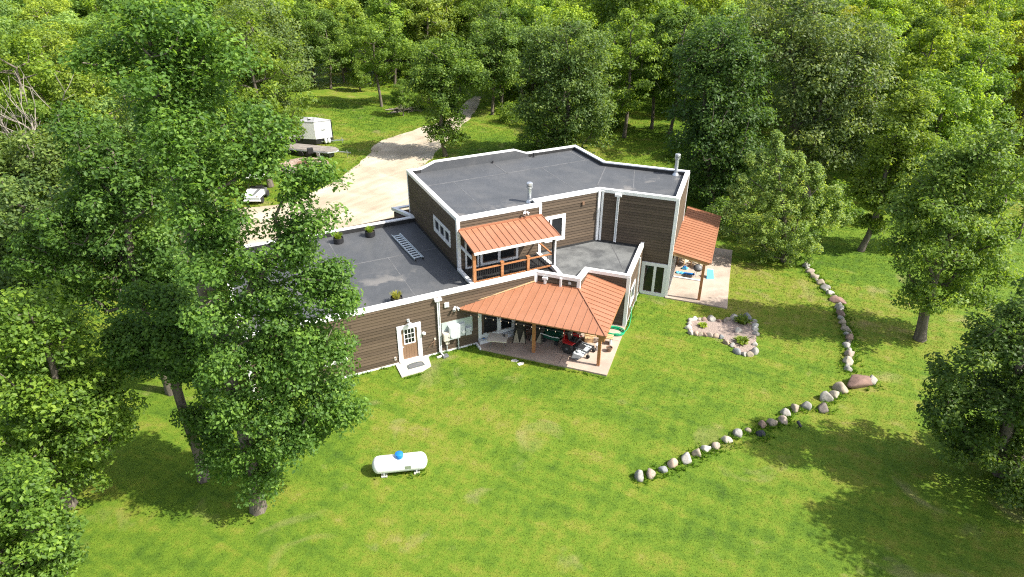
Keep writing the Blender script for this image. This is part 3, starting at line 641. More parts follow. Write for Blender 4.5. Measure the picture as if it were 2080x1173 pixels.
MB().tube([(.1, 0, .1), (.02, -.08, .02), (-.12, -.1, -.05), (-.3, -.08, -.3)], .018, 6).build("arm", 'brown_box', t); MB().box((.1, 0, .1), (.1, .05, .12)).build("plate", 'beige', t); MB().tube([(.02, -.06, 0), (.03, -.06, -.28)], .02, 6).build("pipe", 'brown_box', t)
t = at_house("splash_stone", "dark grey splash stone on the grass under the downspout", "stone", (4.95, -.42), 0, .3); MB().prism([(-.2, -.14), (.16, -.18), (.22, .1), (-.1, .16)], -.03, .1).build("slab", 'grey_dark', t, bevel=.03); MB().prism([(-.42, .1), (-.1, .05), (-.05, .2), (-.4, .24)], -.03, .06).build("chip", 'block', t, bevel=.02)
# door mat
t = at_house("door_mat", "dark half round door mat on the pale stoop", "door mat", (3.2, -.62), .07, .03)
MB().prism([(-.46, -.2), (.46, -.2), (.46, .1)] + [(.46 * math.cos(a), .1 + .16 * math.sin(a)) for a in (0.5, 1.0, 1.57, 2.1, 2.6)] + [(-.46, .1)], 0, .025).build("mat", 'mat_dark', t); MB().box((0, -.02, .028), (.74, .26, .006)).build("inlay", 'grey_dark', t)
# roof planters with grassy plants
rng = np.random.default_rng(3)
def tuft_mesh(name, n, h, spread, w, seed, droop=.3):
    r = np.random.default_rng(seed); V = []; F = []
    for i in range(n):
        a = r.uniform(0, 2 * math.pi); rr = spread * math.sqrt(r.uniform(0, 1)) * .5; x, y = rr * math.cos(a), rr * math.sin(a)
        hh = h * r.uniform(.55, 1.1); ox, oy = spread * r.uniform(.2, .9) * math.cos(a + r.normal() * .5), spread * r.uniform(.2, .9) * math.sin(a + r.normal() * .5)
        b = a + 1.57; dx, dy = w * math.cos(b), w * math.sin(b); k = len(V)
        V += [(x - dx, y - dy, 0), (x + dx, y + dy, 0), (x + ox * .5 + dx, y + oy * .5 + dy, hh * .7), (x + ox * .5 - dx, y + oy * .5 - dy, hh * .7), (x + ox, y + oy, hh * (1 - droop * r.uniform(0, 1)))]
        F += [(k, k + 1, k + 2, k + 3), (k + 3, k + 2, k + 4)]
    me = bpy.data.meshes.new(name); me.from_pydata(V, [], F); me.materials.append(M['leaf'])
    at = me.attributes.new('tint', 'FLOAT', 'FACE'); at.data.foreach_set('value', np.repeat(r.uniform(.25, .95, n), 2).astype(np.float32)); return me
plant_me = tuft_mesh("plant", 150, .42, .3, .016, 5)
for i, (u, v, lbl, c) in enumerate(((1.76, 9.15, "round black pot of bright grass on the low roof, left of two by the drive", (.16, .25, .03)), (3.78, 9.28, "round black pot of bright grass on the low roof, nearer the ladder", (.17, .27, .03)), (2.8, .55, "round black pot of pale yellowish grass at the front edge of the low roof", (.25, .27, .07)))):
    t = at_house("planter_pot", lbl, "planter", (u, v), 3.452, i * 2.0, "planters on the low flat roof")
    MB().lathe([(.27, 0), (.31, .04), (.315, .34), (.285, .35), (.28, .27), (.02, .26)], n=20).build("pot", 'black', t, smooth=True); MB().lathe([(.275, .26), (.27, .285)], n=18).build("soil", 'soil', t)
    p = link("grass_plant", plant_me, t, (0, 0, .27), i * 1.1, (1.05, 1.05, .95)); p.color = (*c, 1)
# ladder lying on the roof
t = at_house("ladder", "aluminium extension ladder lying on the low flat roof beside the tall block", "ladder", (5.02, 8.6), 3.50, 0)
a0, a1 = Vector((0, 0, 0)), Vector((.22, -3.85, 0)); d = (a1 - a0).normalized(); sd = Vector((-d.y, d.x, 0)); 
for k in (0, .46): 
    e = MB().beam(a0 - sd * -k, a1 - sd * -k, .035, .11); e.build("rail", 'alu', t)
    MB().beam(a0 - sd * -(k + (.045 if k else -.045)) + Vector((0, 0, .05)), a1 - sd * -(k + (.045 if k else -.045)) + Vector((0, 0, .05)), .03, .1).build("rail", 'alu', t)
for i in range(12):
    p = a0 + d * (.2 + i * .31); MB().beam(p + Vector((0, 0, .04)), p + sd * .46 + Vector((0, 0, .04)), .10, .035).build("rung", 'alu', t)
for k in (0, .46): MB().box(tuple(a1 + sd * k + Vector((0, 0, .03))), (.07, .1, .12)).build("foot", 'black', t)
# garden hose: coil, and the run up to the tap
t = thing("garden_hose", "bright green garden hose coiled by the porch corner", "hose", (*HW(*B(12.1, 8.62)), .1), AL + BR)
pts = []
for i in range(150):
    a = i / 150 * 2 * math.pi * 6; r = .52 + .06 * math.sin(i * .37) + .05 * math.cos(a * .21 + 1); pts.append((r * math.cos(a), .78 * r * math.sin(a), .025 + .03 * (i // 30) + .012 * math.sin(i)))
MB().tube(pts, .022, 6).build("coil", 'hose', t)
MB().tube([(.5, .0, .04), (.62, .5, .0), (.66, 1.1, -.04), (.6, 1.9, .05), (.46, 2.5, .4), (.3, 2.75, .62)], .02, 6).build("run", 'hose', t); MB().tube([(.3, 2.75, .62), (.22, 2.78, .66)], .025, 8).build("coupling", 'steel', t)

# ------------------------------------------------------------------ things under the big porch
def on_porch(name, label, cat, s, t, z=.1, rz=0.0, group=None): return thing(name, label, cat, (*HW(*B(s, t)), z), AL + BR + rz, group)
t = on_porch("leaning_panel", "pale grey panel with a round blue fan leaning by the porch door", "panel", 5.32, 5.12, .1, .55)
e = MB(); e.add([(-.21, 0, 0), (.21, 0, 0), (.21, .07, 0), (-.21, .07, 0), (-.21, .3, .9), (.21, .3, .9), (.21, .37, .9), (-.21, .37, .9)], [(3, 2, 1, 0), (4, 5, 6, 7), (0, 1, 5, 4), (1, 2, 6, 5), (2, 3, 7, 6), (3, 0, 4, 7)])
e.build("panel", 'grey_box', t, bevel=.012); MB().tube([(.03, .06, .2), (.03, .035, .19)], .1, 18).build("fan_ring", 'grey_dark', t); MB().tube([(.03, .05, .2), (.03, .025, .19)], .065, 14).build("fan", 'blue_cap', t); MB().beam((-.21, .29, .9), (.21, .29, .9), .03, .03).build("edge_trim", 'black', t)
t = on_porch("folding_table", "small cream folding table with rounded corners on the porch", "table", 6.32, 4.78, .1, .18)
c = [(-.46 + .08 * math.cos(a), -.33 + .08 * math.sin(a)) for a in (3.14, 3.9, 4.71)] + [(.46 + .08 * math.cos(a), -.33 + .08 * math.sin(a)) for a in (4.71, 5.5, 6.28)] + [(.46 + .08 * math.cos(a), .33 + .08 * math.sin(a)) for a in (0, .8, 1.57)] + [(-.46 + .08 * math.cos(a), .33 + .08 * math.sin(a)) for a in (1.57, 2.3, 3.14)]
MB().prism(c, .69, .735).build("table_top", 'beige', t)
for x in (-.42, .42):
    for y in (-.28, .28): MB().tube([(x * .8, y, .69), (x, y * 1.05, 0)], .014, 6).build("leg", 'grey_dark', t)
t = on_porch("lantern", "small black and white lantern standing on the folding table", "lantern", 6.62, 5.0, .836); MB().lathe([(.05, 0), (.055, .02), (.045, .03), (.05, .12), (.03, .16)], n=12).build("body", 'black', t); MB().lathe([(.04, .03), (.042, .11)], n=12).build("glass", 'bulb', t)
def camp_chair(lbl, s, tt, rz):
    t = on_porch("camp_chair", lbl, "camp chair", s, tt, .1, rz, "folded camp chairs on the porch")
    for x in (-.36, .36):
        MB().tube([(x, -.32, 0), (x * .55, .1, 1.15)], .018, 6).build("leg", 'black_metal', t); MB().tube([(x, .42, 0), (x * .6, -.02, .95)], .018, 6).build("leg", 'black_metal', t)
    for x in (-.2, .22): MB().add([(x - .2, -.3, .03), (x + .2, -.3, .03), (x + .02, -.02, .72), (x - .2, -.28, .03), (x + .2, -.28, .03), (x + .02, 0, .72)], [(0, 1, 2), (5, 4, 3), (0, 3, 4, 1), (1, 4, 5, 2), (2, 5, 3, 0)]).build("side_panel", 'khaki', t)
    MB().add([(-.36, .05, .5), (.36, .05, .5), (.32, .45, .46), (-.32, .45, .46), (-.36, .05, .46), (.36, .05, .46), (.32, .45, .42), (-.32, .45, .42)], [(0, 1, 2, 3), (7, 6, 5, 4), (0, 4, 5, 1), (1, 5, 6, 2), (2, 6, 7, 3), (3, 7, 4, 0)]).build("seat", 'camo', t)
    MB().beam((0, .02, .5), (0, .16, 1.15), .62, .02).build("backrest", 'camo', t)
    for x in (-.37, .37): MB().add([(x, -.34, .02), (x, .4, .02), (x * .6, .08, 1.2), (x * 1.04, -.34, .02), (x * 1.04, .4, .02), (x * .64, .08, 1.2)], [(0, 1, 2), (5, 4, 3), (0, 3, 4, 1), (1, 4, 5, 2), (2, 5, 3, 0)]).build("side_cloth", 'camo', t)
    MB().beam((0, -.2, .02), (0, .05, .8), .5, .03).build("front_cloth", 'camo', t)
camp_chair("dark canvas camp chair with pale triangular side panels, left of the middle porch post", 7.2, 5.95, .25)
camp_chair("dark canvas camp chair behind the middle porch post", 8.15, 6.35, -.15)
# green tub cart
t = on_porch("garden_cart", "dark green garden cart with a white handle on the porch", "garden cart", 8.98, 6.55, .1, -.12)
MB().add([(-.5, -.28, .22), (.45, -.3, .22), (.45, .3, .22), (-.5, .28, .22), (-.62, -.38, .58), (.55, -.4, .58), (.55, .4, .58), (-.62, .38, .58)], [(3, 2, 1, 0), (4, 5, 6, 7), (0, 1, 5, 4), (1, 2, 6, 5), (2, 3, 7, 6), (3, 0, 4, 7)]).build("tub", 'green_tub', t, bevel=.04)
MB().tube([(-.6, -.43, .6), (.1, -.45, .56), (.55, -.43, .6)], .022, 6).build("handle", 'white', t)
for x in (-.4, .35):
    for y in (-.33, .33): MB().tube([(x, y - .03, .13), (x, y + .03, .13)], .13, 14).build("wheel", 'rubber', t)
# red zero turn mower; x forward
t = on_porch("riding_mower", "red riding mower with black tyres and grey cutting deck parked on the porch", "mower", 10.35, 6.1, .1, -.22)
def wheel(p, x, y, r, w, rim='grey_dark', nm="wheel"):
    o = MB().lathe([(r * .62, -w / 2), (r * .92, -w / 2), (r, -w / 3), (r, w / 3), (r * .92, w / 2), (r * .62, w / 2)], n=24).build(nm, 'rubber', p, smooth=True, loc=(x, y, r)); o.rotation_euler = (R(90), 0, 0)
    MB().lathe([(r * .2, -w * .52), (r * .6, -w * .38), (r * .62, w * .38), (r * .2, w * .52)], n=18).build("rim", rim, o)
    for k in range(14):
        a = k * 2 * math.pi / 14; MB().box((r * 1.0 * math.cos(a), r * 1.0 * math.sin(a), 0), (.03, .05, w * .9), a).build("tread_block", 'rubber', o)
    return o
for y in (-.46, .46): wheel(t, -.18, y, .31, .26)
MB().box((-.1, 0, .42), (.9, .62, .2)).build("chassis", 'black', t, bevel=.03)
e = MB().prism([(-.62, -.3), (-.2, -.34), (-.2, .34), (-.62, .3)], .42, [.72, .66, .66, .72]); e.build("engine_cover", 'red', t, bevel=.04)
for y in (-.44, .44): MB().prism([(-.42, y - .15), (.12, y - .15), (.2, y + .15), (-.42, y + .15)], .63, .68).build("fender", 'red', t, bevel=.02)
s_ = MB().box((-.02, 0, .66), (.5, .5, .13)).build("seat", 'black', t, bevel=.05); e = MB(); e.beam((-.24, 0, .68), (-.36, 0, 1.12), .48, .1); e.build("seat_back", 'black', t, bevel=.04)
for y in (-.34, .34):
    MB().tube([(.12, y, .6), (.2, y, .98), (.16, y * .3, 1.02)], .018, 8).build("control_lever", 'black_metal', t); MB().tube([(-.45, y, .5), (-.52, y, 1.25)], .028, 8).build("roll_bar", 'red', t)
MB().tube([(-.52, -.34, 1.25), (-.54, 0, 1.3), (-.52, .34, 1.25)], .028, 8).build("roll_bar", 'red', t)
for y in (-.36, .36): MB().beam((.2, y * .9, .42), (1.02, y, .36), .06, .07).build("front_arm", 'grey_dark', t); MB().tube([(1.02, y, .4), (1.02, y, .24)], .03, 8).build("caster_fork", 'grey_dark', t); w_ = MB().lathe([(.1, -.05), (.115, 0), (.1, .05)], n=16).build("caster_wheel", 'rubber', t, loc=(1.02, y, .118)); w_.rotation_euler = (R(90), 0, 0)
MB().beam((1.02, -.36, .4), (1.02, .36, .4), .06, .06).build("front_bar", 'black', t)
d_ = MB().prism([(.2, -.62), (.5, -.7), (.8, -.62), (.86, 0), (.8, .62), (.45, .68), (.18, .58)], .1, .24).build("cutting_deck", 'grey_box', t, bevel=.04)
for y in (-.38, .38): MB().lathe([(.14, .24), (.14, .33), (.06, .38)], (.5, y, 0), 14).build("spindle_cover", 'trim_grey', d_)
MB().prism([(.3, -.98), (.72, -.94), (.76, -.64), (.28, -.68)], [.09, .09, .2, .2], [.14, .14, .25, .25]).build("discharge_chute", 'grey_dark', t, bevel=.02)
MB().prism([(.3, -.2), (.62, -.22), (.62, .22), (.3, .2)], .3, [.42, .36, .36, .42]).build("foot_plate", 'black', t)
# pale bench and timber behind the mower
t = on_porch("wooden_bench", "weathered pale wooden bench at the back of the porch near the hose", "bench", 11.5, 7.35, .1, .05)
for y in (-.16, 0, .16): MB().box((0, y, .44), (1.5, .13, .04)).build("seat_slat", 'wood_pale', t)
for x in (-.62, .62): MB().box((x, 0, .21), (.07, .4, .42)).build("leg", 'grey_box', t)
t = on_porch("cardboard_box", "tan cardboard box with open flaps on the porch behind the mower", "box", 10.9, 7.25, .1, .3)
MB().box((0, 0, .2), (.5, .4, .4)).build("carton", 'wood_pale', t); MB().beam((-.25, -.2, .4), (-.25, -.35, .45), .02, .02).build("flap", 'wood_pale', t); MB().box((0, -.3, .41), (.5, .2, .012)).build("flap", 'wood_pale', t)
t = on_porch("white_bucket", "white plastic bucket on the porch slab beside the right post", "bucket", 11.62, 6.55, .1); MB().lathe([(.13, 0), (.16, .34), (.17, .36), (.15, .36), (.12, .03)], n=18).build("pail", 'white', t, smooth=True); MB().tube([(-.16, 0, .34), (-.1, -.14, .24), (.1, -.14, .24), (.16, 0, .34)], .006, 6).build("handle", 'steel', t)
t = on_porch("clay_pot", "brown clay pot behind the right porch post", "flower pot", 12.22, 6.6, .1); MB().lathe([(.1, 0), (.16, .22), (.18, .22), (.18, .27), (.15, .27), (.13, .2)], n=16).build("pot", 'brown_box', t, smooth=True); MB().lathe([(.14, .2), (.13, .22)], n=14).build("soil", 'soil', t)
# string of bulbs along the eave
t = on_porch("string_lights", "string of small frosted bulbs hanging along the big porch eave", "string lights", 4.6, 4.1, 2.44)
MB().tube([(i * .29, .02, -.02 - .025 * (i % 2)) for i in range(27)], .008, 5).build("cable", 'black', t)
for i in range(1, 18): MB().lathe([(.01, 0), (.012, -.02), (.024, -.045), (.018, -.07), (.006, -.08)], (i * .43, .0, -.03), 10).build("bulb", 'bulb', t)
# flat stones by the porch edge
for s, tt, rz, lbl in ((7.55, 4.12, .2, "flat pale stepping stone at the porch edge, left one"), (7.95, 3.95, .9, "small flat stepping stone at the porch edge, right one")):
    t = on_porch("stepping_stone", lbl, "stepping stone", s, tt, 0, rz); MB().prism([(-.2, -.1), (.1, -.13), (.22, .02), (.05, .13), (-.18, .1)], -.04, .035).build("slab", 'block', t, bevel=.015)
# ------------------------------------------------------------------ things on the right hand porch
t = on_porch("kettle_grill", "black kettle grill with a domed lid on thin legs", "grill", 15.85, 17.2, .08, .3)
MB().lathe([(.05, .46), (.2, .5), (.29, .6), (.3, .68)], n=20).build("bowl", 'black', t, smooth=True); l_ = MB().lathe([(.305, .685), (.3, .74), (.22, .86), (.1, .92), (.02, .93)], n=20).build("lid", 'grey_dark', t, smooth=True); MB().tube([(-.08, 0, .93), (-.05, 0, .98), (.05, 0, .98), (.08, 0, .93)], .014, 6).build("handle", 'black', l_)
for k in range(3): a = k * 2.094; MB().tube([(.16 * math.cos(a), .16 * math.sin(a), .52), (.3 * math.cos(a), .3 * math.sin(a), .02)], .014, 6).build("leg", 'steel', t)
for k in (0, 1): a = k * 2.094; w_ = MB().lathe([(.07, -.02), (.075, 0), (.07, .02)], n=12).build("wheel", 'rubber', t, loc=(.3 * math.cos(a), .3 * math.sin(a), .076)); w_.rotation_euler = (R(90), 0, a)
t = on_porch("paddling_mat", "long flat blue plastic mat with light blue ends on the right porch", "mat", 15.1, 17.45, .08, .1)
MB().box((.1, 0, .03), (1.0, .22, .06)).build("mat", 'blue', t, bevel=.02)
for x in (-.52, -.28): MB().lathe([(.13, 0), (.14, .06), (.09, .1), (.05, .06)], (x, 0, 0), 16).build("float_ring", 'cyan', t, smooth=True)
t = on_porch("foam_sheet", "light blue foam sheet standing on the slab beside the right porch post", "foam sheet", 16.75, 17.3, .08, .35); MB().add([(-.28, -.05, 0), (.22, -.05, 0), (.22, 0, 0), (-.28, 0, 0), (-.2, .3, .55), (.2, .3, .5), (.2, .34, .5), (-.2, .34, .55)], [(3, 2, 1, 0), (4, 5, 6, 7), (0, 1, 5, 4), (1, 2, 6, 5), (2, 3, 7, 6), (3, 0, 4, 7)]).build("sheet", 'cyan', t, bevel=.01); MB().beam((-.2, .33, .56), (.2, .33, .51), .04, .04).build("edge_strip", 'white', t)
def lounge(lbl, s, tt, rz):
    t = on_porch("patio_chair", lbl, "patio chair", s, tt, .08, rz, "cream patio chairs on the right porch"); MB().box((0, 0, .36), (.62, .6, .14)).build("seat_cushion", 'cream', t, bevel=.05); e = MB().beam((0, .3, .4), (0, .42, .9), .6, .12).build("back_cushion", 'cream', t, bevel=.05)
    for x in (-.34, .34):
        MB().box((x, .02, .58), (.07, .62, .04)).build("arm", 'wood_pale', t)
        for y in (-.26, .3): MB().box((x, y, .28), (.05, .05, .56)).build("leg", 'wood_pale', t)
lounge("cream cushioned patio chair nearest the right porch wall", 14.85, 18.8, .9); lounge("cream cushioned patio chair behind the kettle grill", 15.75, 18.7, -.6); lounge("cream cushioned patio chair at the back of the right porch", 15.3, 20.2, 3.0)
t = on_porch("folded_towel", "blue and white towel heap on the right porch by the patio chair", "towel", 14.95, 18.15, .08); e = MB().prism([(-.2, -.12), (.15, -.16), (.25, .1), (-.1, .16)], 0, [.12, .2, .1, .14]); e.build("towel", 'cyan', t, bevel=.04); MB().prism([(-.1, -.1), (.1, -.12), (.1, .06), (-.08, .08)], .1, [.2, .26, .2, .22]).build("fold", 'blue', t, bevel=.03)
t = on_porch("table_low", "low pale wooden table on the right porch between the patio chairs", "table", 15.1, 19.5, .08, .2); MB().box((0, 0, .4), (.7, .45, .05)).build("table_top", 'wood_pale', t); 
for x in (-.3, .3):
    for y in (-.18, .18): MB().box((x, y, .19), (.05, .05, .38)).build("leg", 'wood_pale', t)
# thin white strip with a dark edge across the slab
t = on_porch("floor_strip", "long white threshold strip lying across the right porch slab", "strip", 15.35, 16.75, .08, 0); MB().box((0, 0, .025), (1.9, .14, .05)).build("strip", 'white', t, bevel=.01); MB().box((0, -.08, .012), (1.9, .02, .024)).build("edge", 'grey_dark', t)

# ------------------------------------------------------------------ propane tank
tp = ((-5.95 - 3.72) / 2, (21.95 + 22.35) / 2)
t = thing("propane_tank", "white propane tank with a blue dome lid lying on the lawn", "propane tank", (*tp, -.08), math.atan2(.36, 2.28))
n = 14; prof = []; L_, r_ = 1.19, .385
for i in range(7): a = i * 1.5708 / 6; prof.append((max(.004, r_ * math.sin(a)), -L_ + .28 * (1 - math.cos(a))))
prof += [(r_, x) for x in (-.5, 0, .5)]
for i in range(6, -1, -1): a = i * 1.5708 / 6; prof.append((max(.004, r_ * math.sin(a)), L_ - .28 * (1 - math.cos(a))))
b_ = MB().lathe(prof, n=28).build("tank_body", 'white_gloss', t, smooth=True); b_.rotation_euler = (0, R(90), 0); b_.location = (0, 0, .56)
for x in (-.56, .56): MB().tube([(x - .02, -.06, .93), (x - .02, -.03, 1.0), (x - .02, .03, 1.0), (x - .02, .06, .93)], .014, 6).build("lifting_lug", 'white', t)
for x in (-.82, .82): MB().tube([(x - .012, 0, .56), (x + .012, 0, .56)], .389, 28).build("weld_ring", 'white_gloss', t)
MB().box((.35, -.385, .6), (.26, .012, .16)).build("data_plate", 'steel', t)
for x in (-.7, .7):
    for y in (-.22, .22): MB().box((x, y, .17), (.07, .05, .2)).build("leg", 'white', t)
    MB().box((x, 0, .11), (.26, .62, .08)).build("concrete_pad", 'block', t, bevel=.01)
dm = MB().lathe([(.19, .9), (.195, 1.02), (.17, 1.09), (.1, 1.13), (.01, 1.14)], n=22).build("dome_lid", 'blue_cap', t, smooth=True); MB().box((0, -.19, .98), (.06, .03, .06)).build("hinge", 'blue', dm)

# ------------------------------------------------------------------ trailers and bits beyond the drive
rvx = Vector(((-20.45, 69.58))); rvc = (-20.33, 68.96); rvd = (-18.92, 69.71)
yaw = math.atan2(rvd[1] - rvc[1], rvd[0] - rvc[0]); fwx = yaw - math.pi / 2     # the front faces along fwx, width runs along yaw
wid = math.hypot(rvd[0] - rvc[0], rvd[1] - rvc[1]); wid = max(wid, 1.75)
t = thing("travel_trailer", "white travel trailer with a grey pitched roof and dark skirt parked on the grass", "trailer", (*rvc, 0), yaw)
M['roofgrey'] = plain('grey_roof_sheet', (.3, .305, .32), .5, 0, .12, 2)
# local x across the front (to the right), local y backwards along the body
Lb = 5.2; body_h = 2.42
YB = Vector((math.cos(math.pi - yaw - .10), math.sin(math.pi - yaw - .10)))  # direction of the long side in local space
def RVP(x, l): return (x + YB.x * l, YB.y * l)
fp = [RVP(0, 0), RVP(wid, 0), RVP(wid, Lb), RVP(0, Lb)]
MB().prism(fp, .62, body_h).build("body", 'white', t); MB().prism([RVP(.02, .02), RVP(wid - .02, .02), RVP(wid - .02, Lb), RVP(.02, Lb)], .1, .6).build("skirt", 'black', t)
MB().add([(*RVP(-.04, -.04), body_h), (*RVP(wid + .04, -.04), body_h), (*RVP(wid + .04, Lb), body_h), (*RVP(-.04, Lb), body_h), (*RVP(wid * .5, .7), body_h + .36), (*RVP(wid * .5, Lb), body_h + .36), (*RVP(-.04, -.04), body_h - .05), (*RVP(wid + .04, -.04), body_h - .05), (*RVP(wid + .04, Lb), body_h - .05), (*RVP(-.04, Lb), body_h - .05)],
    [(0, 1, 4), (1, 2, 5, 4), (2, 3, 5), (3, 0, 4, 5), (6, 9, 8, 7), (0, 6, 7, 1), (1, 7, 8, 2), (2, 8, 9, 3), (3, 9, 6, 0)]).build("trailer_roof", 'roofgrey', t)
for l in (1.0, 2.0, 3.0, 4.0): MB().beam((*RVP(-.03, l), body_h + .02), (*RVP(wid * .5, l), body_h + .375), .05, .03).build("roof_bow", 'white', t)
MB().lathe([(.18, 0), (.2, .06), (.1, .1)], n=14).build("roof_vent", 'white', t, loc=(*RVP(wid * .3, .9), body_h + .26))
MB().beam((*RVP(wid + .01, -.015), .3), (*RVP(wid + .01, -.015), body_h), .07, .07).build("corner_strip", 'black', t)
MB().beam((*RVP(-.012, 1.35), .5), (*RVP(-.012, 1.42), body_h - .12), .05, .05).build("side_stripe", 'black', t); MB().beam((*RVP(-.012, 1.42), body_h - .1), (*RVP(-.012, Lb), body_h - .1), .04, .07).build("side_stripe", 'black', t)
MB().add([(*RVP(-.012, .8), .98), (*RVP(-.012, 1.9), .84), (*RVP(-.012, 1.9), .8), (*RVP(-.012, 1.3), .9), (*RVP(.0, .8), .98), (*RVP(0, 1.9), .84), (*RVP(0, 1.9), .8), (*RVP(0, 1.3), .9)], [(0, 1, 2, 3), (7, 6, 5, 4), (0, 4, 5, 1), (1, 5, 6, 2), (2, 6, 7, 3), (3, 7, 4, 0)]).build("swoosh_decal", 'black', t)
for l, z, w_, h_ in ((1.62, 1.25, .28, .26), (1.98, 1.22, .18, .2), (3.4, 1.6, .8, .6)):
    f = MB().beam((*RVP(-.015, l), z), (*RVP(-.015, l + w_), z), .03, h_).build("window", 'grey_box', t); MB().beam((*RVP(-.03, l + .03), z), (*RVP(-.03, l + w_ - .03), z), .02, h_ - .06).build("pane", 'glass', f)
MB().lathe([(.07, 0), (.05, .08)], n=10).build("porch_lamp", 'black', t, loc=(*RVP(-.05, 1.75), body_h - .28))
for x, z, w_ in ((.62, 1.52, .1), (.74, 1.49, .22), (.95, 1.49, .09)): MB().beam((*RVP(x, -.012), z), (*RVP(x + w_, -.012), z), .02, .1).build("front_lettering", 'grey_dark', t)
for x in (wid * .42, wid * .62):
    g_ = MB().lathe([(.12, 0), (.15, .04), (.15, .38), (.1, .47), (.06, .5)], n=14).build("gas_bottle", 'white', t, smooth=True, loc=(*RVP(x, -.25), .14)); MB().lathe([(.07, .5), (.07, .56), (.03, .58)], n=10).build("collar", 'steel', g_)
for a_, b_ in ((.3, .5), (wid - .3, .5)): MB().beam((*RVP(wid * a_ if a_ < 1 else a_, 0), .3), (*RVP(wid * .55 + 1.0, -.95), .32), .07, .09).build("hitch_frame", 'steel', t)
MB().tube([(*RVP(wid * .55 + .9, -.85), .02), (*RVP(wid * .55 + .9, -.85), .62)], .035, 8).build("jack", 'steel', t)
for l in (2.4, 3.1): w_ = MB().lathe([(.1, -.1), (.3, -.1), (.32, 0), (.3, .1), (.1, .1)], n=18).build("wheel", 'rubber', t, loc=(*RVP(.02, l), .32)); w_.rotation_euler = (R(90), 0, R(90) - 0 + math.atan2(YB.y, YB.x) - R(90))
# flat deck trailer
d0 = (-22.20, 67.23); d1 = (-17.50, 66.00); d2 = (-17.81, 64.42)
ya = math.atan2(d1[1] - d0[1], d1[0] - d0[0])
t = thing("flatbed_trailer", "grey wooden flat deck trailer parked in front of the white travel trailer", "trailer", (d1[0], d1[1], 0), ya)
for i in range(7): MB().box((-2.6, -.11 - i * .23, .72), (4.9, .215, .05)).build("deck_plank", 'deckgrey' if 'deckgrey' in M else M.setdefault('deckgrey', plain('grey_deck_wood', (.23, .205, .18), .85, 0, .25, 3)), t)
MB().prism([(-.14, -.02), (.5, -.55), (.5, -1.05), (-.14, -1.6)], .69, .745).build("nose_deck", 'deckgrey', t); MB().prism([(-5.05, .0), (-.14, 0), (.5, -.55), (.5, -1.05), (-.14, -1.64), (-5.05, -1.64)], .58, .685).build("frame", 'grey_box', t)
MB().beam((.45, -.8, .58), (1.75, -.8, .55), .09, .1).build("drawbar", 'steel', t); MB().tube([(1.5, -.8, .05), (1.5, -.8, .8)], .035, 8).build("jack", 'steel', t); MB().box((1.8, -.8, .56), (.16, .1, .1)).build("coupler", 'grey_dark', t)
for y in (-.05, -1.6):
    for x in (-3.1, -2.3): w_ = MB().lathe([(.1, -.09), (.27, -.09), (.29, 0), (.27, .09), (.1, .09)], n=18).build("wheel", 'rubber', t, loc=(x, y, .29)); w_.rotation_euler = (R(90), 0, 0)
for x in (-.2, -4.6): MB().box((x, -.82, .3), (.12, .9, .5)).build("support_leg", 'grey_dark', t)
# paved round sitting place
pc_ = (-19.94, 62.50)
pv = bpy.data.objects.new("patio", None); C.objects.link(pv); pv.location = (*pc_, 0); pv['kind'] = 'structure'
base_ = MB().lathe([(2.35, -.1), (2.35, .03)], n=40).build("bedding", 'dirt', pv)
for ring, (r0, r1, n) in enumerate(((.62, 1.05, 14), (1.07, 1.5, 20), (1.52, 1.95, 26), (1.97, 2.36, 30))):
    for k in range(n):
        a0, a1 = (k + .03) * 2 * math.pi / n, (k + .97) * 2 * math.pi / n; z = .05 + random.uniform(0, .012)
        MB().prism([(r0 * math.cos(a0), r0 * math.sin(a0)), (r1 * math.cos(a0), r1 * math.sin(a0)), (r1 * math.cos(a1), r1 * math.sin(a1)), (r0 * math.cos(a1), r0 * math.sin(a1))], 0, z).build("paver", 'paver', pv)
t = thing("fire_ring", "low rusty fire ring in the middle of the round paved sitting place", "fire ring", (*pc_, .03)); MB().lathe([(.56, 0), (.58, .3), (.52, .3), (.5, .02)], n=24).build("ring", 'brown_box', t); MB().lathe([(.5, .02), (.48, .06)], n=20).build("ash", 'grey_dark', t)
t = thing("park_grill", "dark post grill standing on the paved round by the flat deck trailer", "grill", (*(-19.57, 63.96), .04), .4); MB().tube([(0, 0, 0), (0, 0, .75)], .05, 8).build("post", 'black_metal', t); MB().box((0, 0, .98), (.55, .4, .5)).build("firebox", 'black', t, bevel=.02); MB().lathe([(.3, 0), (.3, .03)], n=16).build("foot", 'black_metal', t); MB().box((.3, 0, 1.0), (.05, .3, .03)).build("shelf", 'steel', t)
t = thing("curved_bench", "weathered curved bench at the near edge of the round paved sitting place", "bench", (*pc_, .05))
for r0, r1 in ((1.75, 1.9), (1.93, 2.08)):
    P = [(r0 * math.cos(a), r0 * math.sin(a)) for a in np.linspace(R(205), R(262), 12)] + [(r1 * math.cos(a), r1 * math.sin(a)) for a in np.linspace(R(262), R(205), 12)]; MB().prism(P, .42, .47).build("seat_slat", 'paver', t)
for a in (207, 226, 244, 260): MB().box((1.92 * math.cos(R(a)), 1.92 * math.sin(R(a)), .2), (.25, .07, .44), R(a)).build("leg", 'grey_box', t)
t = thing("metal_chair", "dark metal chair at the right edge of the paved round by the trailer", "chair", (*(-18.66, 63.98), .03), 2.6); MB().box((0, 0, .42), (.45, .45, .04)).build("seat", 'black_metal', t); MB().beam((0, .22, .44), (0, .3, .9), .45, .03).build("backrest", 'grey_box', t)
for x in (-.2, .2):
    for y in (-.2, .2): MB().tube([(x, y, .42), (x * 1.1, y * 1.1, 0)], .015, 6).build("leg", 'black_metal', t)
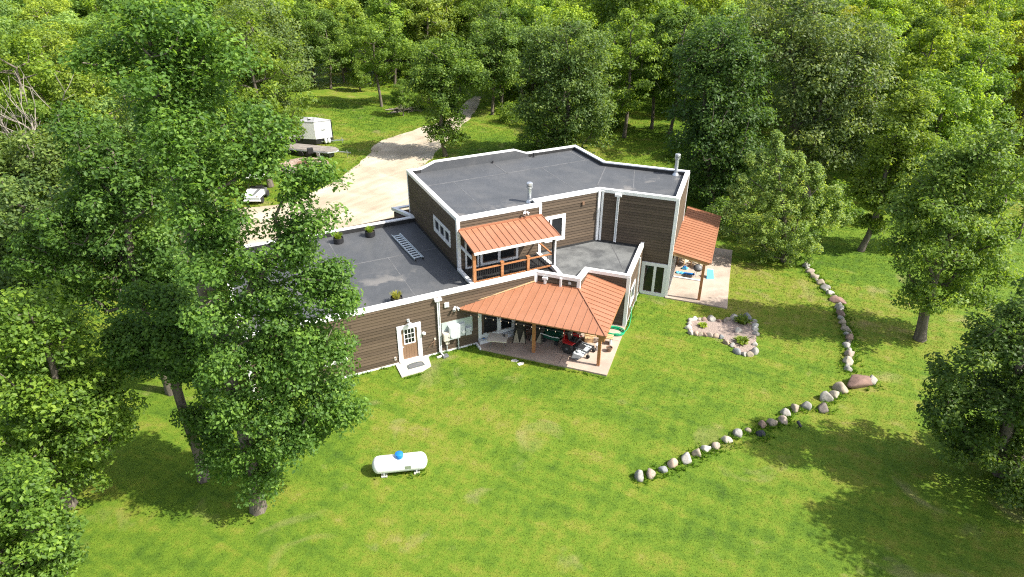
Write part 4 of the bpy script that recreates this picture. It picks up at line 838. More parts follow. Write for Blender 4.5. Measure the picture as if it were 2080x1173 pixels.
# white utility cart half hidden by the oak
c0 = (-21.47, 53.25)
t = thing("utility_cart", "white utility cart with a grey striped bonnet half hidden behind the big oak", "utility cart", (*c0, 0), R(0))
MB().prism([(-.68, -.55), (.68, -.55), (.72, .5), (-.72, .5)], .55, [.74, .74, 1.0, 1.0]).build("bonnet", 'white_gloss', t, bevel=.06)
MB().prism([(-.06, -.5), (.14, -.5), (.52, .46), (.2, .46)], [.7, .7, .95, .95], [.765, .765, 1.02, 1.02]).build("bonnet_stripe", 'grey_dark', t); MB().prism([(-.25, -.5), (-.06, -.5), (-.32, .46), (-.45, .46)], [.7, .7, .95, .95], [.762, .762, 1.018, 1.018]).build("bonnet_stripe", 'grey_box', t)
MB().box((0, -.6, .5), (1.3, .12, .3)).build("bumper", 'grey_box', t, bevel=.02); MB().box((0, -.66, .36), (1.42, .1, .08)).build("skid_bar", 'white', t); MB().box((0, .9, .6), (1.3, .9, .4)).build("bed", 'grey_dark', t)
for x in (-.55, .55): MB().box((x, .48, 1.45), (.05, .05, .95)).build("cab_post", 'black_metal', t); MB().lathe([(.09, 0), (.05, .03)], n=12).build("headlight", 'bulb', t, loc=(x * .8, -.56, .76))
MB().box((0, .95, 1.93), (1.25, 1.0, .05)).build("cab_roof", 'white', t); MB().box((0, .85, .9), (1.1, .45, .3)).build("seat", 'black', t)
for x in (-.62, .62):
    for y in (-.2, 1.2): w_ = MB().lathe([(.1, -.11), (.29, -.11), (.31, 0), (.29, .11), (.1, .11)], n=18).build("wheel", 'rubber', t, loc=(x, y, .31)); w_.rotation_euler = (R(90), 0, R(90))
# small shed roof showing through the crown by the drive
q = (-10.93, 96.26)
t = thing("small_shed", "small shed with a weathered brown pitched roof showing between the trees by the drive", "shed", (*q, 0), .5)
MB().box((0, 0, 1.1), (2.2, 2.6, 2.2)).build("wall", 'wall', t)
for s_ in (-1, 1): MB().add([(s_ * 1.35, -1.5, 2.05), (s_ * 1.35, 1.5, 2.05), (0, 1.5, 3.0), (0, -1.5, 3.0), (s_ * 1.35, -1.5, 1.98), (s_ * 1.35, 1.5, 1.98), (0, 1.5, 2.93), (0, -1.5, 2.93)], [(0, 1, 2, 3), (7, 6, 5, 4), (0, 4, 5, 1), (1, 5, 6, 2), (2, 6, 7, 3), (3, 7, 4, 0)]).build("roof", 'deckgrey', t)
MB().box((0, -1.31, .95), (.8, .04, 1.9)).build("door", 'grey_dark', t)
# log and brush pile by the drive
q = (-13.14, 82.77)
t = thing("brush_pile", "low heap of cut logs and dry branches beside the drive", "brush pile", (*q, 0), .2)
for i in range(34):
    a = random.gauss(0, .5); x, y, z = random.uniform(-1.2, 1.2), random.uniform(-.7, .7), random.uniform(.05, .75); z *= max(.2, 1 - abs(x) / 1.6); l = random.uniform(.5, 1.3)
    MB().tube([(x - l * math.cos(a), y - l * math.sin(a), z), (x + l * math.cos(a), y + l * math.sin(a), z + random.uniform(-.15, .2))], random.uniform(.03, .09), 6).build("log", 'deadbark' if i % 2 else 'bark', t)

# ------------------------------------------------------------------ stones
def stone_mesh(seed, flat=1.0):
    bm = bmesh.new(); bmesh.ops.create_icosphere(bm, subdivisions=3, radius=.5); off = Vector((seed * 7.3, seed * 3.1, seed * 1.7))
    for v in bm.verts:
        p = v.co.copy(); n = mnoise.noise(p * 2.0 + off) * .2 + mnoise.noise(p * 4.5 + off) * .075 + mnoise.noise(p * 10 + off) * .025
        v.co = p * (1 + n)
        for k in range(6):                                      # flattened faces
            d = Vector((math.sin(seed * 2.1 + k * 2.3), math.cos(seed * 1.3 + k * 1.9), .3 + .5 * math.sin(seed * 1.7 + k * 1.3))).normalized(); h = v.co.dot(d)
            if h > .34: v.co -= d * (h - .34) * .88
        v.co.z *= flat
    me = bpy.data.meshes.new("boulder"); bm.to_mesh(me); bm.free(); me.materials.append(M['stone'])
    for p in me.polygons: p.use_smooth = True
    return me
stones = [stone_mesh(i + 1) for i in range(7)]
COL = dict(grey=(.31, .3, .275), pinkish=(.37, .3, .245), slate=(.22, .23, .235), peach=(.46, .345, .26), pale=(.42, .395, .35), tan=(.36, .3, .225), white=(.58, .56, .51), cream=(.46, .41, .33), black=(.03, .034, .042), rust=(.28, .195, .15), mottled=(.2, .17, .145), red=(.25, .155, .125))
ORD = "first second third fourth fifth sixth seventh eighth ninth tenth eleventh twelfth thirteenth fourteenth fifteenth sixteenth seventeenth eighteenth nineteenth twentieth".split() + ["twenty " + x for x in "first second third fourth fifth sixth seventh eighth ninth".split()] + ["thirtieth"] + ["thirty " + x for x in "first second third fourth fifth sixth seventh eighth ninth".split()]
def boulder(name, p, sx, sy, sz, c, label, cat, group, i, rz=None, sink=.36):
    o = link(name, stones[i % 7], None, (p[0], p[1], sz * (.5 - sink)), random.uniform(0, 6.28) if rz is None else rz, (sx, sy, sz))
    k = random.uniform(.9, 1.12); o.color = (*(min(1, v * k) for v in COL[c]), 1); return tag(o, label, cat, group)
row = [((5.53, 21.77), .5, .4, .62, 'grey'), ((6.06, 21.95), .48, .45, .5, 'pinkish'), ((6.64, 22.23), .42, .36, .34, 'slate'), ((7.13, 22.59), .52, .46, .5, 'peach'), ((7.81, 22.91), .6, .52, .52, 'pale'), ((8.38, 23.26), .44, .4, .5, 'tan'), ((8.86, 23.58), .48, .34, .36, 'white'), ((9.36, 23.78), .44, .4, .42, 'pinkish'), ((9.95, 24.15), .5, .36, .4, 'cream'), ((10.56, 24.59), .44, .44, .54, 'grey'), ((11.16, 24.87), .36, .28, .28, 'tan'),
 ((11.69, 24.60), .4, .36, .36, 'black'), ((11.97, 25.26), .42, .36, .36, 'rust'), ((12.47, 25.37), .5, .42, .46, 'tan'), ((13.06, 25.56), .52, .44, .42, 'pinkish'), ((13.35, 26.11), .5, .44, .46, 'pale'), ((13.95, 26.45), .52, .4, .5, 'tan'), ((14.58, 26.64), .52, .46, .52, 'grey'), ((15.35, 26.50), .7, .55, .45, 'mottled'), ((15.82, 27.31), .66, .6, .66, 'pale'), ((16.34, 27.55), .5, .46, .5, 'cream'), ((16.87, 28.04), .72, .64, .62, 'tan')]
for i, (p, a, b, c_, co) in enumerate(row):
    boulder("boulder", p, a * 1.12, b * 1.12, c_ * 1.08, co, f"{co} boulder, {ORD[i]} from the lower left end of the stone row", "boulder", "boulders of the curved stone row", i)
o = boulder("boulder", (18.04, 28.51), 1.75, .95, .62, 'red', "largest boulder of the row, flat topped and reddish brown, at its bend", "boulder", "boulders of the curved stone row", 2, .25, .15)
boulder("boulder", (18.74, 28.64), .62, .6, .6, 'pale', "rounded pale grey boulder against the right end of the largest flat one", "boulder", "boulders of the curved stone row", 4, None, .2)
row2 = [((18.01, 29.80), .42, .4, .4, 'grey'), ((18.25, 30.44), .62, .5, .66, 'cream'), ((18.68, 31.19), .6, .5, .52, 'pinkish'), ((18.89, 32.07), .48, .44, .42, 'grey'), ((19.39, 32.83), .5, .46, .56, 'rust'), ((19.60, 33.72), .44, .72, .42, 'tan'), ((19.73, 34.59), .42, .62, .4, 'tan'), ((20.00, 35.50), .58, .62, .5, 'rust'), ((20.23, 36.20), .62, .6, .56, 'pale'), ((20.51, 37.17), 1.05, .8, .42, 'red'), ((20.40, 38.12), .54, .46, .4, 'pale'), ((20.37, 38.76), .6, .6, .5, 'grey'), ((20.37, 39.50), .66, .5, .46, 'tan'), ((20.27, 40.25), .5, .62, .44, 'tan'), ((20.26, 41.10), .56, .6, .46, 'pinkish'), ((20.33, 41.98), .6, .56, .52, 'grey')]
for i, (p, a, b, c_, co) in enumerate(row2):
    boulder("boulder", p, a * 1.08, b * 1.15, c_ * .95, co, f"{co} boulder, {ORD[i]} past the largest flat one going up the row", "boulder", "boulders of the curved stone row", i + 3)
fill = []
for (pa, *_a), (pb, *_b) in zip(row2[:-1], row2[1:]):
    fill.append(((pa[0] + pb[0]) / 2 + random.uniform(-.08, .08), (pa[1] + pb[1]) / 2 + random.uniform(-.05, .05)))
for i, p in enumerate(fill):
    s = random.uniform(.26, .4); boulder("boulder", p, s, s * 1.1, s * .8, ('grey', 'tan', 'pale', 'mottled')[i % 4], f"small {('grey', 'tan', 'pale', 'mottled')[i % 4]} filler stone, {ORD[i]} gap past the largest flat boulder going up the row", "boulder", "boulders of the curved stone row", i + 1, None, .36)
BED = [(10.74, 34.85), (11.56, 34.97), (12.19, 34.86), (12.91, 34.70), (13.41, 34.98), (14.03, 35.27), (14.48, 34.71), (14.34, 33.89), (14.01, 32.73), (13.61, 31.63), (13.10, 31.19), (12.58, 31.48), (12.43, 32.31), (12.06, 32.82), (11.39, 33.07), (10.80, 33.22), (10.33, 33.43), (10.39, 34.07)]
o = MB().prism(BED, -.1, .05).build("gravel_bed", 'bedgravel'); o['kind'] = 'structure'
ring = [(10.71, 34.73), (11.00, 34.85), (11.23, 34.79), (11.52, 34.80), (11.94, 34.80), (12.37, 34.64), (12.68, 34.58), (12.94, 34.81), (13.38, 34.98), (13.84, 35.16), (14.17, 35.05), (14.46, 34.66), (14.38, 34.11), (14.23, 33.73), (14.14, 33.25), (13.84, 32.83), (13.74, 32.12), (13.48, 31.39), (13.11, 31.15), (12.88, 31.19), (12.52, 31.38), (12.44, 32.06), (12.18, 32.31), (12.04, 32.87), (11.73, 32.97), (11.43, 33.12), (11.14, 33.12), (10.93, 33.17), (10.69, 33.27), (10.39, 33.32), (10.37, 33.85), (10.54, 34.34)]
cols = ['pale', 'white', 'tan', 'rust', 'pale', 'rust', 'mottled', 'tan', 'pale', 'pale', 'slate', 'grey', 'white', 'white', 'pale', 'tan', 'pale', 'grey', 'tan', 'pale', 'slate', 'grey', 'peach', 'slate', 'peach', 'pinkish', 'rust', 'tan', 'peach', 'pale', 'white', 'pale']
for i, p in enumerate(ring):
    s = random.uniform(.36, .5) * (1.35 if i in (4, 8, 10, 17, 20) else 1)
    boulder("edging_stone", p, s, s * random.uniform(.75, 1), s * random.uniform(.7, .95), cols[i], f"{cols[i]} edging stone, {ORD[i]} clockwise round the gravel bed from its upper left corner", "edging stone", "stones edging the gravel bed", i)
boulder("boulder", (13.19, 33.51), .5, .46, .5, 'pale', "single pale boulder standing inside the gravel bed", "boulder", None, 5)
hosta = tuft_mesh("hosta", 90, .3, .42, .05, 11, .6)
for p, s, c_, lbl in (((13.73, 34.48), 1.25, (.13, .2, .03), "big leafy green plant at the upper right of the gravel bed"), ((13.04, 32.32), 1.05, (.16, .24, .03), "leafy green plant in the lower corner of the gravel bed"), ((11.25, 34.02), .7, (.26, .36, .04), "small bright green plant at the left of the gravel bed")):
    t = thing("leafy_plant", lbl, "plant", (*p, .05), random.uniform(0, 6), "leafy plants in the gravel bed"); o = link("foliage", hosta, t, (0, 0, 0), 0, (s, s, s)); o.color = (*c_, 1); MB().tube([(0, 0, -.02), (0, 0, .1 * s)], .03, 6).build("stem", 'soil', t)
t = thing("spotlight", "small dark ground spotlight on a spike below the stone row", "spotlight", (*(13.65, 25.10), 0), .4); MB().tube([(0, 0, 0), (0, 0, .2)], .015, 6).build("spike", 'black', t); MB().tube([(0, -.12, .16), (0, .14, .3)], [.06, .08], 10).build("lamp_head", 'black', t); MB().tube([(0, .14, .3), (0, .15, .305)], .065, 10).build("lens", 'glass', t)

# ---- surveyed trees: base, crown masses (x, y, z, radius) from the base
HERO = {
 'A': {'kind': 'oak_tree', 'base': [-10.32, 19.91], 'r0': 0.27, 'dens': 26, 'leaves': 84000, 'gap': 0.15, 'size': 0.14, 'spread': 0.3, 'color': (0.105, 0.205, 0.04), 'label': 'tall open crowned oak hiding the left end of the low wing', 'blobs': [[0.64, -0.02, 1.95, 1.07], [0.13, 0.01, 3.45, 1.25], [2.55, 0.0, 4.45, 1.42], [3.77, 0.06, 6.15, 1.09], [1.68, 0.01, 5.95, 1.45], [3.66, 0.04, 8.0, 0.94], [2.65, 0.0, 7.6, 1.38], [1.19, -0.0, 7.7, 1.03], [4.1, 0.0, 5.05, 0.58], [4.32, 0.08, 9.3, 0.52], [3.23, -0.01, 9.15, 0.92], [2.4, 0.0, 10.3, 0.7], [3.21, 0.05, 12.45, 0.83], [4.42, 0.01, 13.15, 0.65], [4.99, 0.07, 13.95, 0.35], [4.13, 0.09, 11.1, 0.57], [4.27, 0.05, 8.1, 0.5], [-1.11, -0.03, 2.85, 0.9], [-0.16, -0.01, 4.8, 0.91], [1.74, -0.03, 13.65, 1.1], [2.1, 0.05, 14.5, 0.66], [2.91, 0.12, 14.95, 0.45], [4.18, 0.11, 13.85, 0.39], [3.8, 0.02, 14.25, 0.29], [4.79, 0.01, 13.45, 0.35], [4.35, 0.09, 14.5, 0.21], [3.57, -0.01, 13.65, 0.39], [2.3, 0.04, 15.2, 1.13], [0.53, 0.0, 10.85, 0.6], [0.7, 0.04, 9.3, 0.73], [-0.21, 0.01, 8.1, 0.68], [1.54, 0.05, 9.3, 0.58], [-0.11, -0.02, 6.85, 0.77], [0.19, 0.02, 5.25, 0.72], [2.06, 0.04, 8.3, 0.91], [1.73, 0.04, 4.05, 1.21], [2.36, -0.01, 11.95, 0.71], [2.97, 0.03, 10.85, 0.72], [3.72, 0.02, 10.3, 0.65], [1.95, -0.02, 10.5, 0.7], [3.44, 0.07, 11.65, 0.47], [4.48, 0.02, 10.9, 0.34], [2.47, 0.06, 9.3, 0.71], [3.85, 0.04, 10.1, 0.55], [4.68, 0.04, 10.1, 0.24], [3.72, 0.07, 12.7, 0.46], [1.56, 0.05, 11.2, 0.7], [0.38, 0.0, 10.1, 0.54], [1.19, -0.01, 14.75, 1.09], [2.97, 0.12, 15.75, 0.64], [1.41, -0.05, 16.4, 1.21], [0.23, -0.04, 16.25, 1.09], [-0.11, 0.05, 17.35, 0.99], [-0.87, -0.04, 17.5, 0.92], [1.13, -0.07, 17.65, 1.2], [1.84, 0.1, 16.65, 1.06], [0.61, 0.03, 18.55, 0.97], [1.56, 0.06, 18.55, 0.95], [0.25, 0.06, 18.8, 0.81], [-1.27, -0.13, 17.85, 0.84], [2.4, 0.1, 17.35, 0.71], [1.0, -0.03, 12.3, 0.77], [0.4, -0.04, 13.15, 0.77], [1.8, 0.03, 12.45, 0.76], [0.79, 0.05, 12.95, 0.69], [0.93, -0.03, 11.95, 0.69], [1.29, 0.04, 12.7, 0.61], [0.34, -0.01, 11.85, 0.63], [1.98, -0.03, 11.6, 0.62], [2.72, 0.07, 12.35, 0.54], [0.58, -1.13, 15.13, 0.57], [0.63, -1.08, 13.27, 0.59], [0.57, -1.02, 11.74, 0.57], [0.47, -0.98, 9.92, 0.63], [0.6, -1.03, 14.19, 0.51], [0.53, -1.05, 16.24, 0.67], [0.46, -0.95, 7.95, 0.65], [0.52, -0.89, 5.76, 0.6], [0.37, -1.06, 17.19, 0.66]], 'top': [0.21, 0.02, 18.55], 'window': ((10.32, -19.91, 21.5), (-10.85, 32.96, 0.8), 0.62)},
 'B': {'kind': 'oak_tree', 'base': [-13.21, 21.56], 'r0': 0.2, 'gap': 0.25, 'dens': 24, 'leaves': 34000, 'size': 0.145, 'spread': 0.31, 'color': (0.088, 0.175, 0.034), 'label': 'low dark oak in the shade left of the tall open crowned one', 'blobs': [[-0.02, 0.01, 7.2, 0.88], [1.0, 0.02, 6.75, 0.88], [2.05, -0.01, 8.1, 0.72], [-1.19, -0.03, 6.2, 0.65], [-1.6, -0.05, 7.45, 0.77], [0.33, -0.02, 5.85, 0.64], [1.2, 0.04, 5.1, 0.77], [-0.35, -0.03, 6.55, 0.55], [0.46, -0.01, 3.4, 0.8], [0.43, -0.03, 7.45, 0.83], [-1.32, -0.0, 7.2, 0.86], [1.08, 0.02, 2.6, 0.77], [1.26, 0.01, 8.3, 0.73], [2.56, -0.0, 7.0, 0.73], [-0.2, 0.03, 8.7, 0.7], [0.79, -0.03, 8.95, 0.6]], 'top': [0.26, -0.0, 8.3]},
 'B2': {'kind': 'oak_tree', 'r0': 0.25, 'gap': 0.16, 'dens': 14, 'leaves': 42000, 'size': 0.18, 'spread': 0.36, 'color': (0.092, 0.18, 0.036), 'label': 'broad mid green oak behind the tall open crowned one, left of the low wing', 'blobs': [[-1.68, 0.01, 10.1, 1.69], [0.22, -0.04, 9.9, 1.86], [1.54, 0.04, 8.45, 1.54], [-1.38, 0.02, 8.2, 1.71], [-3.31, 0.02, 7.7, 1.61], [0.11, -0.0, 7.1, 1.41], [1.4, 0.03, 6.45, 1.07], [-1.44, -0.03, 5.95, 1.17], [2.58, 0.06, 6.7, 1.13], [1.8, 0.07, 12.1, 1.43], [-0.26, 0.04, 12.1, 1.47], [-3.66, -0.08, 5.7, 1.04], [0.29, -0.01, 5.15, 1.05], [0.9, -0.03, 5.7, 0.93], [-0.17, -0.06, 13.6, 1.21], [-3.09, -0.05, 8.95, 1.32], [0.68, 0.06, 11.0, 1.47]], 'base': [-17.2, 27.6], 'top': [0.46, 0.02, 12.6], 'window': ((17.2, -27.6, 21.5), (-3.97, 25.26, 0.8), 0.62)},
 'C': {'kind': 'oak_tree', 'base': [-18.16, 20.07], 'r0': 0.26, 'dens': 30, 'leaves': 36000, 'size': 0.165, 'spread': 0.28, 'color': (0.13, 0.225, 0.032), 'label': 'bright yellow green oak at the lower left with its trunk showing', 'blobs': [[1.29, -0.02, 9.0, 1.47], [2.0, 0.04, 8.15, 1.15], [0.56, -0.01, 6.9, 1.87], [1.86, 0.02, 6.0, 1.44], [2.7, -0.0, 5.1, 1.13], [-0.38, -0.03, 4.15, 1.87], [1.33, -0.0, 3.65, 1.51], [-0.13, 0.02, 2.1, 1.33], [-1.57, -0.01, 1.85, 1.49], [3.37, 0.04, 4.95, 0.65], [2.56, 0.01, 3.65, 0.76], [1.35, 0.01, 1.85, 0.76], [0.9, 0.03, 5.3, 1.35]], 'top': [1.65, 0.01, 8.57]},
 'D': {'kind': 'oak_tree', 'r0': 0.2, 'dens': 34, 'leaves': 26000, 'size': 0.15, 'spread': 0.26, 'color': (0.125, 0.225, 0.035), 'label': 'light green tree cut by the lower left corner of the photo', 'blobs': [[0.47, 0.02, 4.05, 1.61], [1.65, -0.01, 4.75, 0.97], [1.61, 0.0, 6.0, 0.85], [1.34, 0.02, 2.9, 0.85], [-0.56, -0.01, 2.45, 1.81], [0.32, 0.0, 2.2, 1.26], [-0.58, -0.01, 4.95, 1.82]], 'base': [-16.2, 15.0], 'top': [1.61, 0.0, 6.0]},
 'E': {'kind': 'oak_tree', 'r0': 0.28, 'dens': 20, 'leaves': 30000, 'size': 0.19, 'spread': 0.36, 'color': (0.12, 0.195, 0.06), 'label': 'grey green oak at the left edge above the bright yellow green one', 'blobs': [[3.79, 0.02, 9.3, 1.76], [2.59, 0.05, 7.25, 1.94], [0.84, 0.02, 5.65, 2.29], [3.0, 0.04, 5.65, 1.77], [0.69, 0.04, 3.95, 2.05], [4.06, 0.02, 8.05, 1.42], [1.69, 0.0, 8.55, 1.94]], 'base': [-26.5, 29.5], 'top': [3.79, 0.02, 9.3]},
 'F': {'kind': 'oak_tree', 'r0': 0.28, 'dens': 16, 'leaves': 26000, 'size': 0.21, 'spread': 0.4, 'color': (0.135, 0.205, 0.055), 'label': 'olive green tree in front of the bare dead tree at the left edge', 'blobs': [[-0.83, 0.02, 8.9, 1.85], [0.8, -0.01, 7.75, 1.83], [-1.53, -0.03, 10.05, 1.21], [1.95, 0.0, 6.85, 1.49], [-3.22, -0.06, 7.45, 1.74], [-0.68, -0.04, 6.55, 1.7], [-3.86, -0.02, 8.9, 1.57]], 'base': [-24.5, 37.0], 'top': [-1.53, -0.03, 10.05]},
 'H': {'kind': 'maple_tree', 'base': [-22.92, 63.47], 'r0': 0.26, 'dens': 11, 'leaves': 26000, 'size': 0.27, 'spread': 0.5, 'color': (0.135, 0.2, 0.07), 'label': 'silvery green tree rising behind the tall oak, left of the trailers', 'blobs': [[0.27, -0.02, 12.15, 3.24], [1.49, 0.09, 9.2, 2.96], [-1.29, -0.05, 8.35, 3.0], [0.71, -0.06, 6.15, 2.09], [3.08, 0.11, 10.9, 1.46], [3.29, 0.12, 7.9, 1.28], [-0.02, -0.1, 5.25, 2.0], [-2.09, 0.07, 11.3, 2.99], [-3.62, -0.03, 7.9, 2.79]], 'top': [0.27, -0.02, 12.15]},
 'R1': {'kind': 'oak_tree', 'gap': 0.13, 'base': [23.42, 32.81], 'r0': 0.27, 'dens': 17, 'leaves': 34000, 'size': 0.18, 'spread': 0.34, 'color': (0.15, 0.24, 0.05), 'label': 'spreading oak on the right lawn with its leaning trunk in view', 'blobs': [[-0.14, 0.02, 4.15, 1.84], [1.67, 0.0, 3.25, 1.27], [-1.19, -0.03, 3.25, 1.23], [-2.33, -0.03, 5.8, 1.37], [-0.66, 0.01, 6.65, 1.88], [1.7, 0.0, 5.95, 1.85], [3.37, 0.06, 4.15, 0.89], [-1.85, -0.03, 8.6, 1.73], [0.18, -0.01, 8.6, 1.87], [2.3, 0.07, 7.9, 1.62], [-2.92, 0.0, 7.9, 0.98], [1.99, 0.02, 10.05, 1.28], [-0.23, 0.04, 10.8, 1.53], [-1.58, -0.09, 10.2, 1.21], [0.4, 0.05, 11.8, 1.0]], 'top': [-0.47, 0.02, 10.55]},
 'R2': {'kind': 'oak_tree', 'r0': 0.3, 'dens': 20, 'leaves': 42000, 'gap': 0.05, 'size': 0.165, 'spread': 0.3, 'color': (0.092, 0.16, 0.034), 'label': 'dense dark green oak cut by the right edge of the photo', 'blobs': [[-3.06, -0.02, 6.75, 1.17], [-2.32, -0.0, 7.65, 1.29], [-3.32, -0.03, 4.85, 1.32], [-3.53, -0.04, 3.6, 1.02], [-1.43, -0.01, 4.6, 2.11], [-2.25, 0.01, 2.25, 1.39], [-0.01, -0.03, 1.75, 1.98], [-1.28, 0.01, 0.3, 1.19], [-0.58, -1.42, 0.3, 1.44], [-0.43, -0.03, 5.6, 2.24], [1.46, -0.01, 1.75, 2.44], [-1.36, -0.01, 8.1, 1.42], [1.29, -1.68, 0.3, 1.88]], 'base': [21.4, 22.2], 'top': [-1.84, -0.01, 7.88]},
 'S': {'kind': 'oak_tree', 'r0': 0.3, 'dens': 9, 'leaves': 16000, 'size': 0.24, 'spread': 0.45, 'color': (0.1, 0.17, 0.03), 'label': 'oak just beyond the right edge, seen only by its shade in the lower right corner', 'blobs': [[0, 0, 9.5, 2.2], [1.5, 1, 7.5, 2.2], [-1.6, 0.5, 7.5, 2.2], [0, -1.8, 7, 2.2], [0.5, 1.8, 8, 2], [-2.2, -1.2, 6, 1.6], [2, -1, 6, 1.8], [0, 0, 6, 2]], 'base': [22.9, 16.6], 'top': [0.0, 0.0, 9.5]},
 'R3': {'kind': 'linden_tree', 'gap': 0.25, 'base': [19.02, 42.65], 'r0': 0.17, 'dens': 22, 'leaves': 40000, 'size': 0.15, 'spread': 0.17, 'color': (0.215, 0.31, 0.095), 'flat': 0.9, 'label': 'pyramid shaped yellow green tree with pointed top on the lawn right of the house', 'blobs': [[-2.26, -0.1, 9.0, 0.21], [-2.15, 0.0, 8.65, 0.28], [-2.12, -0.01, 8.3, 0.34], [-3.63, 0.01, 7.6, 0.21], [-3.41, -0.07, 7.1, 0.31], [-0.53, 0.06, 7.6, 0.21], [-0.52, -0.03, 7.1, 0.32], [-0.01, -0.02, 6.5, 0.39], [-4.38, -0.02, 5.25, 0.21], [-4.09, -0.06, 4.85, 0.31], [2.5, 0.02, 5.2, 0.26], [2.85, 0.02, 4.15, 0.33], [0.65, -0.01, 6.9, 0.25], [1.08, 0.05, 5.8, 0.36], [-2.9, 0.02, 7.6, 0.21], [-1.24, 0.05, 7.6, 0.31], [-4.03, -0.05, 6.05, 0.24], [-3.73, -0.08, 5.55, 0.35], [-4.49, -0.09, 3.8, 0.28], [3.57, 0.08, 3.05, 0.34], [-4.59, -0.08, 2.35, 0.32], [-2.02, 0.03, 7.7, 0.49], [-1.96, -0.05, 6.9, 0.7], [-2.74, 0.02, 6.2, 0.77], [-0.94, -0.01, 6.05, 1.06], [-2.88, -0.11, 7.25, 0.34], [-3.63, -0.08, 7.4, 0.31], [-1.3, -0.03, 4.5, 1.71], [-2.72, -0.05, 4.15, 1.27], [0.61, -0.0, 4.85, 1.3], [1.85, 0.01, 5.2, 0.8], [-1.56, 0.03, 2.5, 1.73], [0.75, 0.02, 2.7, 2.01], [-2.84, -0.06, 2.35, 1.07], [0.05, -0.04, 1.05, 1.33], [-3.77, -0.1, 3.45, 0.63], [2.57, -0.02, 3.45, 0.92], [-0.57, -0.08, 7.25, 0.49], [-4.06, -0.07, 5.2, 0.42], [0.92, -0.01, 6.4, 0.43], [-1.44, -0.03, 0.85, 1.09], [-4.1, -0.06, 4.5, 0.35], [1.52, 0.02, 0.65, 0.9]], 'top': [-2.11, 0.01, 8.01]},
 'R4': {'kind': 'oak_tree', 'base': [25.2, 44.44], 'r0': 0.2, 'dens': 14, 'leaves': 24000, 'size': 0.21, 'spread': 0.36, 'color': (0.16, 0.235, 0.04), 'label': 'slim bright green oak with a bare lower trunk right of the pyramid shaped tree', 'blobs': [[0.64, 0.06, 10.45, 1.37], [0.07, 0.03, 9.0, 1.6], [1.73, 0.01, 8.85, 1.39], [0.95, -0.0, 7.0, 1.74], [-0.09, 0.01, 5.95, 1.62], [2.34, 0.05, 6.3, 1.26], [0.83, 0.03, 3.8, 1.42], [-0.43, 0.03, 4.7, 1.16], [2.3, 0.08, 4.15, 1.2], [0.06, -0.05, 2.15, 0.79], [3.84, 0.09, 3.05, 1.22]], 'top': [0.35, 0.04, 9.72]},
 'R5': {'kind': 'maple_tree', 'base': [16.38, 52.2], 'r0': 0.3, 'dens': 12, 'leaves': 30000, 'size': 0.25, 'spread': 0.46, 'color': (0.07, 0.135, 0.035), 'label': 'dense dark green maple close behind the right end of the house', 'blobs': [[-1.37, -0.05, 12.95, 2.38], [-2.66, -0.02, 11.9, 1.98], [0.69, 0.05, 11.55, 2.22], [-1.54, -0.12, 9.05, 2.65], [0.93, 0.05, 7.9, 2.54], [-1.41, -0.05, 5.6, 2.53], [1.11, 0.01, 4.4, 2.58], [-2.86, -0.02, 7.9, 1.45], [-0.35, -0.02, 2.35, 1.88], [-2.11, -0.07, 3.6, 1.23], [3.14, 0.03, 4.0, 1.69], [1.19, 0.03, 1.5, 1.52]], 'top': [-2.02, -0.04, 12.43]},
 'R6': {'kind': 'maple_tree', 'base': [25.35, 55.06], 'r0': 0.3, 'dens': 9, 'leaves': 30000, 'size': 0.27, 'spread': 0.5, 'color': (0.14, 0.2, 0.075), 'label': 'large silvery olive tree behind the pyramid shaped one', 'blobs': [[-4.17, -0.1, 12.15, 2.59], [-0.89, 0.08, 11.4, 2.74], [1.82, 0.15, 9.9, 2.49], [-2.76, -0.02, 9.15, 2.72], [0.75, 0.01, 7.6, 2.8], [3.56, 0.07, 6.8, 2.08], [-6.01, -0.26, 13.6, 2.54], [-2.68, -0.14, 13.95, 2.6], [-1.31, -0.04, 6.0, 2.46], [1.98, 0.07, 12.15, 2.25], [3.16, 0.03, 4.35, 1.67], [1.25, 0.09, 3.9, 2.07], [-4.16, -0.07, 7.2, 1.75]], 'top': [-4.34, -0.2, 13.77]},
 'M1': {'kind': 'oak_tree', 'base': [-6.67, 65.52], 'r0': 0.21, 'dens': 12, 'leaves': 20000, 'size': 0.24, 'spread': 0.4, 'color': (0.125, 0.21, 0.04), 'label': 'upright oak beside the drive with a straight bare lower trunk', 'blobs': [[0.18, 0.04, 4.3, 1.97], [-0.41, -0.05, 6.65, 2.19], [0.71, -0.05, 5.5, 1.66], [1.5, 0.04, 8.0, 2.33], [-0.78, -0.02, 8.45, 2.18], [3.1, 0.07, 7.55, 1.46], [0.18, 0.13, 9.75, 1.94], [-1.71, -0.08, 6.65, 1.47], [0.11, -0.05, 2.4, 1.19], [1.2, -0.01, 2.0, 0.69], [-0.99, -0.08, 2.5, 0.89]], 'top': [-0.3, 0.06, 9.1]},
